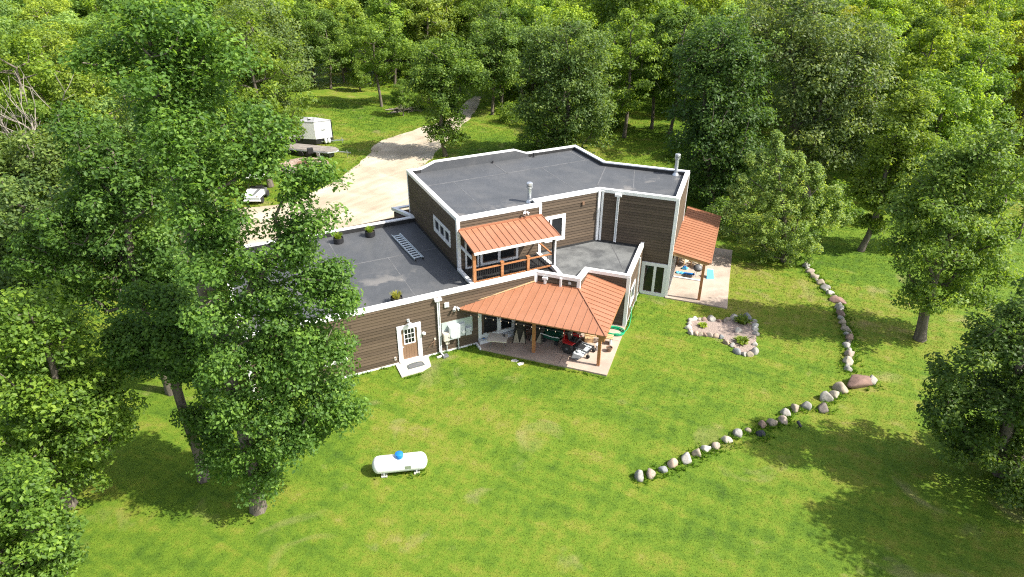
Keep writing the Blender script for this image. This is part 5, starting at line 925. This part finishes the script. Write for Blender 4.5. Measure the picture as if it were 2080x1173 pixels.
 'M2': {'kind': 'maple_tree', 'base': [5.29, 65.09], 'r0': 0.26, 'dens': 10, 'leaves': 30000, 'size': 0.25, 'spread': 0.44, 'color': (0.125, 0.2, 0.06), 'label': 'broad full tree directly behind the flat roofed house', 'blobs': [[0.3, 0.03, 4.0, 2.93], [-2.56, -0.05, 4.95, 2.18], [2.63, -0.03, 4.5, 2.2], [-0.77, -0.02, 7.25, 2.65], [1.97, 0.04, 7.7, 2.66], [-3.1, -0.09, 8.15, 2.16], [-0.45, -0.09, 10.35, 2.87], [2.02, 0.16, 10.75, 2.16], [-2.72, -0.12, 11.2, 2.14], [0.41, -0.02, 1.6, 1.97], [3.26, -0.01, 2.1, 1.09], [-3.22, -0.04, 2.95, 1.47], [-4.34, -0.16, 4.5, 1.26], [-1.52, -0.07, 1.85, 1.47], [2.77, -0.03, 5.9, 1.95]], 'top': [-0.38, -0.02, 10.77]},
}
SINGLES = [((-27.61, 96.82), 1, 0.78, (0.135, 0.23, 0.04), 'tree with a pale trunk, leftmost of the trunks standing beyond the travel trailer'), ((-24.79, 94.2), 0, 0.8, (0.125, 0.21, 0.046), 'second trunk from the left in the shady row beyond the travel trailer'), ((-23.84, 98.13), 3, 0.75, (0.135, 0.23, 0.04), 'third trunk from the left in the shady row beyond the travel trailer'), ((-20.51, 92.85), 5, 0.5, (0.155, 0.25, 0.042), 'small young tree in the shady row beyond the travel trailer'), ((-16.3, 84.84), 4, 0.82, (0.155, 0.25, 0.042), 'tree with a straight light trunk left of the brush pile'), ((-13.0, 80.52), 0, 0.34, (0.135, 0.23, 0.04), 'little tree growing out of the brush pile by the drive'), ((-10.75, 87.16), 2, 0.7, (0.155, 0.25, 0.042), 'tree left of the drive just behind the brush pile'), ((-2.46, 81.38), 0, 0.85, (0.125, 0.21, 0.046), 'dark double looking tree on the right side of the drive where it enters the wood'), ((-1.47, 82.53), 4, 0.85, (0.125, 0.21, 0.046), 'dark tree leaning over the drive beside the double looking one'), ((12.03, 72.17), 3, 0.95, (0.155, 0.25, 0.042), 'tree with two thin stems behind the middle of the house roof'), ((15.56, 75.62), 1, 0.88, (0.125, 0.21, 0.046), 'dark straight trunk on the bright clearing behind the house, left of two'), ((17.19, 73.54), 1, 0.9, (0.125, 0.21, 0.046), 'dark straight trunk on the bright clearing behind the house, right of two'), ((11.53, 80.09), 2, 0.95, (0.135, 0.23, 0.04), 'leafy tree between the broad full tree and the bright clearing'), ((1.12, 85.65), 2, 0.9, (0.155, 0.25, 0.042), 'leafy tree right of the drive behind the flat roofed house'), ((-6.03, 104.46), 4, 0.9, (0.155, 0.25, 0.042), 'light green tree over the far bend of the drive'), ((-12.46, 109.78), 0, 0.85, (0.195, 0.265, 0.045), 'yellowish tree behind the small shed by the drive'), ((-17.24, 100.84), 3, 0.9, (0.155, 0.25, 0.042), 'tree between the dirt mounds and the small shed'), ((44.33, 64.47), 6, 0.62, (0.195, 0.265, 0.045), 'bushy light green tree on the right beyond the spreading oak'), ((44.37, 57.7), 6, 0.6, (0.195, 0.265, 0.045), 'bushy light green tree at the right edge beyond the spreading oak'), ((43.99, 69.2), 6, 0.7, (0.06, 0.12, 0.015), 'rounded dark tree in the gap at the upper right')]
CLEARINGS = [[(-41.94, 134.25), (-35.8, 134.43), (-26.04, 97.46), (-31.19, 97.35)], [(-26.67, 117.12), (-22.37, 117.23), (-18.63, 94.62), (-21.98, 94.55)], [(-32.79, 95.8), (-19.5, 52.28), (-1.97, 63.78), (-2.04, 89.4), (-6.03, 104.46), (-18.46, 91.77), (-24.32, 100.68), (-33.32, 107.41)], [(9.15, 85.8), (22.73, 88.58), (19.31, 68.81), (7.76, 65.43)], [(48.51, 78.62), (56.85, 82.01), (52.0, 60.36), (43.88, 49.04), (37.71, 55.22)], [(7.27, 65.42), (18.92, 67.17), (23.83, 45.25), (43.97, 48.11), (24.34, 16.32), (-23.66, 16.06), (-33.8, 35.0), (-19.94, 46.47), (-19.5, 52.28)]]
BUSHES = [((-29.51, 93.81), 0.9, (0.155, 0.25, 0.042)), ((-28.49, 95.0), 0.7, (0.135, 0.23, 0.04)), ((-11.5, 83.03), 0.7, (0.135, 0.23, 0.04)), ((2.47, 68.54), 1.0, (0.135, 0.23, 0.04)), ((-0.09, 77.77), 0.9, (0.155, 0.25, 0.042)), ((17.22, 64.07), 1.3, (0.125, 0.21, 0.046)), ((16.01, 54.94), 1.2, (0.125, 0.21, 0.046)), ((15.26, 57.3), 0.9, (0.125, 0.21, 0.046)), ((16.2, 47.79), 1.0, (0.125, 0.21, 0.046)), ((26.12, 50.78), 1.1, (0.135, 0.23, 0.04)), ((34.71, 69.05), 1.5, (0.195, 0.265, 0.045)), ((51.37, 76.63), 1.4, (0.195, 0.265, 0.045)), ((50.2, 69.29), 1.2, (0.195, 0.265, 0.045)), ((40.93, 64.42), 1.1, (0.155, 0.25, 0.042)), ((57.77, 78.78), 1.5, (0.195, 0.265, 0.045)), ((35.59, 64.34), 1.3, (0.155, 0.25, 0.042)), ((49.94, 64.55), 1.0, (0.195, 0.265, 0.045)), ((11.01, 75.94), 0.9, (0.135, 0.23, 0.04)), ((-35.23, 103.8), 1.3, (0.155, 0.25, 0.042)), ((-33.14, 46.32), 1.4, (0.135, 0.23, 0.04)), ((-32.2, 40.07), 1.4, (0.125, 0.21, 0.046)), ((-29.99, 52.15), 1.3, (0.135, 0.23, 0.04))]
# ------------------------------------------------------------------ ground
def sheet(name, poly, z, mat):
    e = MB(); n = len(poly); e.add([(p[0], p[1], z) for p in poly], [tuple(range(n))]); o = e.build(name, mat)
    me = o.data
    if me.polygons[0].normal.z < 0: me.flip_normals()
    o['kind'] = 'structure'; return o
sheet("lawn", [(-300, -60), (300, -60), (300, 420), (-300, 420)], 0.0, 'turf')
def wobble(poly, amp, step=.8):
    out = []
    for i in range(len(poly)):
        a = Vector(poly[i]); b = Vector(poly[(i + 1) % len(poly)]); n = max(1, int((b - a).length / step)); d = (b - a); nn = Vector((-d.y, d.x)).normalized() if d.length else Vector((0, 0))
        for k in range(n):
            p = a + d * k / n; q = Vector((p.x * .55, p.y * .55, 3.1)); w = (mnoise.noise(q) + .5 * mnoise.noise(q * 3)) * amp; out.append((p.x + nn.x * w, p.y + nn.y * w))
    return out
DRIVE = [(-5.16, 90.40), (-5.91, 87.77), (-6.59, 83.12), (-7.76, 78.05), (-10.08, 75.97), (-12.82, 72.12), (-13.90, 70.67), (-14.48, 68.95), (-14.36, 66.66), (-14.50, 64.79), (-15.12, 61.45), (-15.76, 59.15), (-16.84, 56.27), (-18.10, 54.27), (-19.22, 52.71), (-21.12, 52.26), (-24.35, 51.18), (-25.46, 47.30), (-22.27, 43.13), (-14.79, 46.53), (-7.38, 49.39), (-8.87, 61.54), (-8.02, 64.89), (-7.23, 69.06), (-6.33, 74.09), (-5.00, 79.36), (-4.30, 85.55), (-4.12, 90.15)]
DRV = wobble(DRIVE, .28)
sheet("driveway", DRV, 0.012, 'gravel')
for i, (p, rx, ry, h) in enumerate((((-36.89, 127.04), 6.0, 2.2, 1.5), ((-24.00, 113.02), 5.0, 1.6, 1.0), ((-17.55, 107.78), 3.0, 1.5, .6))):
    bm = bmesh.new(); bmesh.ops.create_grid(bm, x_segments=24, y_segments=16, size=1.0)
    for v in bm.verts:
        r = min(1, v.co.length); v.co = Vector((v.co.x * rx, v.co.y * ry, h * (1 - r * r) * (.75 + .4 * mnoise.noise(v.co * 3 + Vector((i, 0, 0)))) - .04))
    me = bpy.data.meshes.new("dirt_mound"); bm.to_mesh(me); bm.free(); me.materials.append(M['dirt']); o = bpy.data.objects.new("dirt_mound", me); C.objects.link(o); o.location = (*p, 0); o['kind'] = 'structure'

# ------------------------------------------------------------------ grass blades over the nearer lawn (ground cover)
house_fp = [HW(*p) for p in ((-5.0, -.05), (6.95, -.05), (6.9, -.75), B(12.62, 4.33), B(13.15, 7.9), B(13.05, 9.4), B(12.6, 9.5), B(12.6, 13.65), B(18.12, 13.65), B(17.9, 22.35), B(14.2, 22.3), (19.8, 11.3), (6, 12.5), (-5.0, 10.5))]
stoop_fp = [HW(*p) for p in ((2.2, 0), (2.18, -1.3), (3.4, -1.3), (4.0, -1.02), (4.16, 0))]
def path_mask(P, poly):
    x, y = P[:, 0], P[:, 1]; r = np.zeros(len(P), bool)
    for i in range(len(poly)):
        (x0, y0), (x1, y1) = poly[i], poly[i - 1]
        if y0 == y1: continue
        c = ((y0 > y) != (y1 > y)) & (x < (x1 - x0) * (y - y0) / (y1 - y0) + x0); r ^= c
    return r
def blades(name, n, seed, mat, y0, y1, hgt, wid_, power):
    r = np.random.default_rng(seed); y = y0 + (y1 - y0) * r.random(n) ** power; x = (r.random(n) * 2 - 1) * (.8 * (.874 * y + 9) + 2)
    P = np.stack([x, y], 1); keep = ~(path_mask(P, house_fp) | path_mask(P, stoop_fp) | path_mask(P, DRV) | path_mask(P, BED)); P = P[keep]; n = len(P)
    sc = (P[:, 1] / 26) ** .75; a = r.random(n) * 6.283; h = hgt * sc * r.uniform(.5, 1.25, n); w = wid_ * sc * r.uniform(.6, 1.3, n); b = r.random(n) * 6.283; lean = h * r.uniform(.3, 1.1, n)
    V = np.zeros((n, 3, 3)); V[:, 0] = np.stack([P[:, 0] - w * np.cos(a), P[:, 1] - w * np.sin(a), np.full(n, -.004)], 1); V[:, 1] = np.stack([P[:, 0] + w * np.cos(a), P[:, 1] + w * np.sin(a), np.full(n, -.004)], 1)
    V[:, 2] = np.stack([P[:, 0] + lean * np.cos(b), P[:, 1] + lean * np.sin(b), h], 1)
    tint = r.random(n); return mesh_from(name, V.reshape(-1, 3), np.arange(n * 3).reshape(-1, 3), tint, mat)
def mesh_from(name, V, F, tint, mat, wood=None):
    me = bpy.data.meshes.new(name); n, k = F.shape
    me.vertices.add(len(V)); me.vertices.foreach_set('co', V.astype(np.float32).ravel())
    me.loops.add(n * k); me.loops.foreach_set('vertex_index', F.astype(np.int32).ravel())
    me.polygons.add(n); me.polygons.foreach_set('loop_start', np.arange(0, n * k, k, dtype=np.int32)); me.polygons.foreach_set('loop_total', np.full(n, k, dtype=np.int32))
    if tint is not None: me.attributes.new('tint', 'FLOAT', 'FACE').data.foreach_set('value', tint.astype(np.float32))
    me.materials.append(M[mat]); me.update(); me.validate(); return me
me = blades("grass", 620000, 21, 'blade', 13, 88, .05, .0145, 1.5)
o = bpy.data.objects.new("grass", me); C.objects.link(o); o['kind'] = 'stuff'

# ------------------------------------------------------------------ trees
def unit(a): return a / np.maximum(1e-9, np.linalg.norm(a, axis=-1, keepdims=True))
def grow(seed, top, pts, r0, wander=.1, minr=.012, lean=None, sides=6):
    """skeleton: a trunk to `top`, then a limb to every crown point from the best placed earlier node"""
    r = np.random.default_rng(seed); top = np.asarray(top, float); n = max(6, int(np.linalg.norm(top) / .6)); t = np.linspace(0, 1, n)[:, None]
    bend = np.stack([np.sin(t[:, 0] * 3.1 + seed), np.cos(t[:, 0] * 2.3 + seed * 2), 0 * t[:, 0]], 1) * (t * (1 - t)) * .12 * np.linalg.norm(top)
    pos = [p for p in top * t + bend]; par = [-1] + list(range(n - 1))
    order = np.argsort(np.linalg.norm(pts[:, :2] - top[:2] * (np.clip(pts[:, 2:3] / max(top[2], .1), 0, 1)), axis=1) + .15 * np.abs(pts[:, 2] - top[2] * .6))
    A = np.zeros((len(pos) + len(pts) * 14 + 10, 3)); A[:n] = pos; cnt = n; P = par
    for i in order:
        p = pts[i]; N = A[:cnt]; d = p - N; L = np.linalg.norm(d, axis=1); cost = L + .9 * np.maximum(0, N[:, 2] - p[2] + .25 * np.linalg.norm(d[:, :2], axis=1))
        cost[: max(2, n // 6)] += 3; j = int(np.argmin(cost)); k = min(12, max(1, int(L[j] / .55))); last = j; a = A[j].copy()
        sag = r.normal(0, wander, 3) * L[j]
        for q in range(1, k + 1):
            f = q / k; c = a + (p - a) * f + sag * 4 * f * (1 - f) * .5 + np.array([0, 0, .1 * L[j] * 4 * f * (1 - f) * .5]); A[cnt] = c; P.append(last); last = cnt; cnt += 1
    A = A[:cnt]; P = np.array(P); cN = np.ones(cnt)
    for i in range(cnt - 1, 0, -1): cN[P[i]] += cN[i]
    rad = np.maximum(minr, r0 * (cN / cN[0]) ** .48); rad[0] *= 1.35; rad[1] *= 1.08
    return A, P, rad
def wood_mesh(name, A, P, rad, sides=6, mat='bark', minr=0.0):
    idx = np.array([i for i in range(1, len(A)) if rad[i] >= minr]); a, b = A[P[idx]], A[idx]; ra, rb = np.minimum(rad[P[idx]], rad[idx] * 1.35), rad[idx]
    d = unit(b - a); ref = np.where(np.abs(d[:, 2:3]) > .9, np.array([[1., 0, 0]]), np.array([[0, 0, 1.]])); u = unit(np.cross(d, ref)); v = np.cross(d, u); n = len(idx)
    th = np.arange(sides) * 2 * np.pi / sides; ring = u[:, None] * np.cos(th)[None, :, None] + v[:, None] * np.sin(th)[None, :, None]
    V = np.stack([a[:, None] + ring * ra[:, None, None], b[:, None] + ring * rb[:, None, None]], 1).reshape(-1, 3)
    k = np.arange(sides); q = np.stack([k, (k + 1) % sides, (k + 1) % sides + sides, k + sides], 1); F = (q[None] + (np.arange(n) * 2 * sides)[:, None, None]).reshape(-1, 4)
    me = mesh_from(name, V, F, None, mat); me.polygons.foreach_set('use_smooth', np.ones(len(me.polygons), bool)); return me
def leaf_mesh(name, seed, centers, per, size, spread, axis, up=.8, aspect=.62, flat=.6):
    r = np.random.default_rng(seed); n = len(centers) * per; c = np.repeat(centers, per, 0); off = r.normal(0, 1, (n, 3)); off = off / np.maximum(1, np.linalg.norm(off, axis=1, keepdims=True) / 1.7)
    off *= spread * np.array([1, 1, flat]); p = c + off
    mid = np.zeros_like(c); mid[:, 2] = axis; out = unit(c - mid)
    nrm = unit(unit(off) * .55 + out * .35 + np.array([0, 0, up]) + r.normal(0, .58, (n, 3)))
    t = unit(np.cross(nrm, r.normal(0, 1, (n, 3)))); b = np.cross(nrm, t); s = size * r.uniform(.5, 1.4, n)[:, None]
    V = np.stack([p - t * s * .5, p + b * s * aspect * .5 + nrm * s * .12 + t * s * .08, p + t * s * .5 - nrm * s * .08, p - b * s * aspect * .5 + nrm * s * .12 + t * s * .08], 1).reshape(-1, 3)
    k = np.arange(n) * 4; F = np.stack([np.stack([k, k + 1, k + 2], 1), np.stack([k, k + 2, k + 3], 1)], 1).reshape(-1, 3)
    ct = np.repeat(r.normal(0, .17, len(centers)), per); tint = np.clip(.5 + ct + r.normal(0, .2, n), 0, 1); return mesh_from(name, V, F, np.repeat(tint, 2), 'leaf')
def blob_points(seed, blobs, dens, gap=.06, window=None):
    dens *= .8
    r = np.random.default_rng(seed); out = []
    for x, y, z, rad in blobs:
        n = max(9, int(dens * rad ** 2.3))
        d = unit(r.normal(0, 1, (n, 3))); q = np.array([x, y, z]) + d * (rad * r.random((n, 1)) ** .45) * np.array([1, 1.1, .92]); out.append(q)
    q = np.concatenate(out)
    if window is not None:                                       # a thin place in the crown
        w0, w1, wr = (np.array(window[0]), np.array(window[1]), window[2]); d = unit((w1 - w0)[None])[0]; v = q - w0; q = q[np.linalg.norm(v - np.outer(v @ d, d), axis=1) > wr]
    keep = [mnoise.noise(Vector(v) * .62 + Vector((seed * 3.7, 0, 0))) > -gap * 2.2 for v in q]; q = q[np.array(keep)]; return q[q[:, 2] > .35]
def crown_points(seed, H, base, Rm, n, shape='round', gap=.12):
    r = np.random.default_rng(seed); out = []; ph = r.random(6) * 6.28
    while len(out) < n:
        f = r.random(); z = base + (H - base) * f
        prof = {'round': math.sqrt(max(0, 1 - (2 * f - .85) ** 2 / 1.35)), 'oval': math.sqrt(max(0, 1 - (2 * f - 1) ** 2)) ** .8, 'cone': (1 - f) ** .75 * min(1, .5 + f * 4), 'vase': .35 + .75 * math.sin(f * 2.4) , 'dome': math.sqrt(max(0, 1 - f * f))}[shape]
        if r.random() > prof ** 1.5 + .05: continue
        a = r.random() * 6.283; lob = 1 + .22 * math.sin(2 * a + ph[0] + 3 * f) + .16 * math.sin(3 * a + ph[1] - 5 * f) + .1 * math.sin(5 * a + ph[2])
        rr = Rm * prof * lob * r.random() ** .42; p = (rr * math.cos(a), rr * math.sin(a), z + r.normal() * .15)
        if mnoise.noise(Vector(p) * .6 + Vector((seed * 5.1, 0, 0))) < -gap * 2: continue
        out.append(p)
    return np.array(out)
def tree_meshes(seed, pts, top, r0, per, size, spread, minr=.012, sides=6, bare=.02, up=.8, flat=.6, extra=True):
    A, P, rad = grow(seed, top, pts, r0); wm = wood_mesh("trunk", A, P, rad, sides, 'bark', minr)
    cs = pts
    if extra:                                                    # leaves also along the last stretch of every twig
        thin = np.where(rad < r0 * .12)[0]; r = np.random.default_rng(seed + 5); pick = r.choice(thin, min(len(thin), int(len(pts) * .5)), replace=False); cs = np.concatenate([pts, A[pick]])
    lm = leaf_mesh("crown", seed + 9, cs, per, size, spread, pts[:, 2].mean() - .8, up, .62, flat); return wm, lm
def place(wm, lm, name, label, loc, rz, sc, color, group=None, cat="tree"):
    t = thing(name, label, cat, (loc[0], loc[1], 0), rz, group); t.scale = (sc, sc, sc) if not isinstance(sc, tuple) else sc
    link("trunk", wm, t)
    if lm is not None: o = link("crown", lm, t); o.color = (*color, 1)
    return t
for i, (nm, h) in enumerate(HERO.items()):
    pts = blob_points(i + 2, h['blobs'], h['dens'], h.get('gap', .12), h.get('window')); n = len(pts)
    per = max(6, int(h['leaves'] / (n * 1.5))); wm, lm = tree_meshes(i + 2, pts, h['top'], h['r0'], per, h['size'], h['spread'], h.get('minr', .014), 6, up=h.get('up', .8), flat=h.get('flat', .62))
    tr = place(wm, lm, h.get('kind', 'oak_tree'), h['label'], h['base'], 0, 1, h['color'])
    if h.get('bare'):                                            # leafless grey twigs here and there
        r = np.random.default_rng(i + 40); b_ = np.array(h['blobs']); q = b_[r.integers(0, len(b_), h['bare'])]; p2 = q[:, :3] + unit(r.normal(0, 1, (len(q), 3)) + np.array([0.3, -1.0, 0.4])) * q[:, 3:4] * r.uniform(.9, 1.35, (len(q), 1))
        A, P, rad = grow(i + 41, h['top'], p2, h['r0'] * .5, .07, .014); nt_ = max(6, int(np.linalg.norm(h['top']) / .6)); rad = np.minimum(rad, .021); rad[:nt_] = 0
        link("bare_branch", wood_mesh("bare_branch", A, P, rad, 5, 'deadbark', .001), tr)["kind"] = "stuff"
# bare and dead trees
def dead_tree(seed, H, Rm, n, r0, loc, label, fork=.32, spread=.55):
    """leafless tree: a short trunk that forks again and again into rising limbs"""
    r = np.random.default_rng(seed); A = [np.zeros(3)]; P = [-1]; rad = [r0 * 1.3]
    def limb(parent, d, L, ra, depth):
        p = A[parent].copy(); last = parent; k = 4 if depth < 3 else 3
        for q in range(k):
            d = unit((d + r.normal(0, .1, 3) + np.array([0, 0, .1]))[None])[0]; p = p + d * L / k; ra *= .93; A.append(p.copy()); P.append(last); rad.append(max(.016, ra)); last = len(A) - 1
            if depth >= 1 and depth < 4 and r.random() < .3:
                s_ = unit((d + r.normal(0, .55, 3) + np.array([0, 0, .25]))[None])[0]; limb(last, s_, L * r.uniform(.35, .6), ra * .5, max(depth + 1, 3))
        if depth < 4 and L > .35:
            for c in range(2 if depth else 4):
                s_ = unit((d + r.normal(0, spread, 3) * np.array([1, 1, .5]) + np.array([0, 0, .18]))[None])[0]; limb(last, s_, L * r.uniform(.6, .85), ra * (.68 if depth else .55), depth + 1)
    limb(0, np.array([.02, .0, 1.]), H * fork, r0, 0)
    wm = wood_mesh("trunk", np.array(A), np.array(P), np.array(rad), 6, 'deadbark'); place(wm, None, "dead_tree", label, loc, 0, 1, (0, 0, 0))
dead_tree(61, 13.6, 4.2, 85, .3, (-31.5, 45.0), "bare silver grey dead tree with forking branches at the left edge")
dead_tree(62, 10.5, 1.0, 12, .14, (-42.22, 132.07), "slim pale bare birch trunk left of the dirt mound")
dead_tree(64, 13.0, 2.4, 40, .2, (23.31, 92.62), "grey bare topped dead tree standing above the wood behind the right end of the house")
dead_tree(65, 13.5, 2.6, 45, .2, (35.25, 86.30), "bare branched dead tree among the silvery crowns at the upper right")
dead_tree(63, 7.0, 2.6, 50, .16, (47.62, 68.54), "grey bare brushy dead tree at the upper right among green trees")
# woodland: a few crowns, many trees
KINDS = []
for i, (H, base, Rm, n, shape, per, size, spread) in enumerate(((12.5, 3.2, 3.5, 110, 'round', 66, .3, .5), (14.0, 4.0, 3.2, 110, 'oval', 66, .3, .5), (11.0, 2.6, 3.7, 115, 'round', 66, .29, .5), (13.0, 3.0, 3.1, 105, 'oval', 66, .28, .47), (12.0, 4.4, 3.9, 120, 'vase', 60, .3, .52), (9.5, 1.6, 2.6, 130, 'cone', 46, .28, .45), (10.5, 1.4, 3.2, 150, 'dome', 50, .3, .55), (11.5, 2.6, 3.4, 150, 'round', 90, .2, .4), (12.5, 3.2, 3.2, 150, 'oval', 90, .2, .38))):
    pts = crown_points(100 + i, H, base, Rm, n, shape, .13); KINDS.append(tree_meshes(100 + i, pts, (0.3 * math.sin(i), .3 * math.cos(i), H * .86), .21, per, size, spread, .02, 5))
pts = crown_points(140, 2.6, .15, 1.6, 60, 'dome', .1); BUSH = tree_meshes(140, pts, (0, 0, 1.6), .06, 40, .2, .34, .012, 4)
GREENS = [(.075, .15, .016), (.095, .175, .018), (.065, .13, .02), (.115, .19, .02), (.085, .15, .04), (.14, .205, .024)]
# trees of their own round the drive and behind the house
for p, k, sc, c_, lbl in SINGLES:
    place(*KINDS[k], "woodland_tree", lbl, p, random.uniform(0, 6.28), sc, c_)
taken = [Vector(h['base']) for h in HERO.values()] + [Vector(s[0]) for s in SINGLES]
CLEAR = [[Vector(p) for p in poly] for poly in CLEARINGS] + [[(-17, 24), (-30, 24), (-42, 47), (-26, 47)]]
def scatter(n, region, spacing, group, label, pal, kinds, seed, smin=.85, smax=1.2):
    r = random.Random(seed); done = 0; tries = 0
    while done < n and tries < 9000:
        tries += 1; x, y = region(r)
        if abs(x) > .78 * (.874 * y + 8) + 7: continue
        if any(inside((x, y), c) for c in CLEAR) or inside((x, y), DRV): continue
        if any((Vector((x, y)) - q).length < spacing * r.uniform(.85, 1.1) for q in taken): continue
        taken.append(Vector((x, y))); g = r.choice(pal); v = r.uniform(.8, 1.25); s = r.uniform(smin, smax)
        place(*KINDS[r.choice(kinds)], "woodland_tree", label, (x, y), r.uniform(0, 6.28), (s, s, s * r.uniform(.92, 1.1)), tuple(min(.4, q * v) for q in g), group); done += 1
    return done
G_BR = [(0.158, 0.254, 0.034), (0.181, 0.271, 0.034), (0.192, 0.271, 0.045)]; G_MID = [(0.136, 0.237, 0.038), (0.158, 0.254, 0.041), (0.141, 0.232, 0.068)]; G_DK = [(0.102, 0.192, 0.038), (0.113, 0.203, 0.041)]; G_YE = [(0.226, 0.282, 0.034), (0.249, 0.294, 0.040), (0.203, 0.271, 0.034)]
ZONES = []
for tone, pal in (("bright green", G_BR), ("mid green", G_MID), ("dark green", G_DK)):
    ZONES += [(22, (-75, -18, 34, 76), 4.6, tone, "in the dense wood at the left side", pal, .85, 1.2), (17, (-90, -38, 80, 122), 4.7, tone, "in the far wood at the top left", pal, .85, 1.2),
              (17, (-38, -10, 82, 122), 4.7, tone, "in the far wood beyond the dirt mounds", pal, .85, 1.2), (18, (-10, 22, 84, 122), 4.7, tone, "in the far wood behind the drive bend and house", pal, .85, 1.2)]
for tone, pal in (("yellow green", G_YE), ("bright green", G_BR), ("mid green", G_MID)):
    ZONES += [(15, (20, 52, 58, 122), 4.5, tone, "in the wood at the upper right behind the silvery olive tree", pal, .75, 1.1), (16, (34, 92, 54, 122), 4.5, tone, "in the wood along the right edge of the photo", pal, .75, 1.08)]
for k_, (n_, (xa, xb, ya_, yb), sp, tone, where, pal, s0, s1) in enumerate(ZONES):
    scatter(n_, lambda r: (r.uniform(xa, xb), r.uniform(ya_, yb)), sp, tone + " trees " + where, tone + " leafy tree " + where, pal, (7, 8) if 'left side' in where else (0, 1, 2, 3, 4), 50 + k_, s0, s1)
for i, (p, s, c_) in enumerate(BUSHES):
    place(*BUSH, "wild_bush", "rounded wild bush in the undergrowth at the edge of the wood", p, random.uniform(0, 6), s, c_, "bushes at the edge of the wood", "bush")
# undergrowth on the floor of the wood
r = np.random.default_rng(77); N = 90000; y = r.uniform(40, 150, N); x = (r.random(N) * 2 - 1) * (.8 * (.874 * y + 9) + 12); Pn = np.stack([x, y], 1)
keep = ~path_mask(Pn, DRV) & ((y > 80) | (x < -24) | (x > 27) & (y > 52))
for c in CLEARINGS: keep &= ~path_mask(Pn, c)
ns = np.array([mnoise.noise(Vector((a * .16, b * .16, 2.2))) for a, b in Pn]); keep &= ns > -.28; Pn = Pn[keep]; n = len(Pn)
cz = np.abs(r.normal(0, .55, n)) + .05; cen = np.stack([Pn[:, 0], Pn[:, 1], cz], 1)
me = leaf_mesh("undergrowth", 3, cen, 1, .5, .05, -3.0, 1.0, .7); o = bpy.data.objects.new("undergrowth", me); C.objects.link(o); o['kind'] = 'stuff'; o.color = (.11, .185, .025, 1)

# weeds left by the mower along the stone row
pts = []; r = random.Random(8)
for o in list(C.objects):
    if o.get('group') == "boulders of the curved stone row":
        for _ in range(30): pts.append((o.location.x + r.gauss(.05, .24), o.location.y + r.gauss(-.12, .2)))
for a, b, n_ in ((W0, (2.2, 0), 60), ((4.2, 0), (6.9, 0), 30), (P6, P7, 50), (B(5.6, 4.3), B(12.5, 4.3), 40), ((2.2, -1.3), (3.4, -1.3), 14)):
    for _ in range(n_):
        f_ = r.random(); u_ = a[0] + (b[0] - a[0]) * f_; v_ = a[1] + (b[1] - a[1]) * f_; x, y = HW(u_, v_); pts.append((x + (.1 + abs(r.gauss(0, .07))) * .43, y - (.1 + abs(r.gauss(0, .07))) * .9))
for i in range(len(DRV)):
    if r.random() < .75:
        for _ in range(4): pts.append((DRV[i][0] + r.gauss(0, .3), DRV[i][1] + r.gauss(0, .3)))
for _ in range(70): a = r.uniform(0, 6.28); pts.append((tp[0] + r.uniform(-1.1, 1.1), tp[1] + r.gauss(0, .28)))
V = []; F = []; T = []
for x, y in pts:
    for _ in range(6):
        a = r.uniform(0, 6.28); b = r.uniform(0, 6.28); h = r.uniform(.06, .2); k = len(V); w_ = .022
        V += [(x - w_ * math.cos(a), y - w_ * math.sin(a), 0), (x + w_ * math.cos(a), y + w_ * math.sin(a), 0), (x + .12 * math.cos(b), y + .12 * math.sin(b), h)]; F.append((k, k + 1, k + 2)); T.append(r.uniform(.2, .8))
me = mesh_from("weeds", np.array(V), np.array(F), np.array(T), 'leaf'); o = bpy.data.objects.new("weeds", me); C.objects.link(o); o['kind'] = 'stuff'; o.color = (.085, .18, .012, 1)
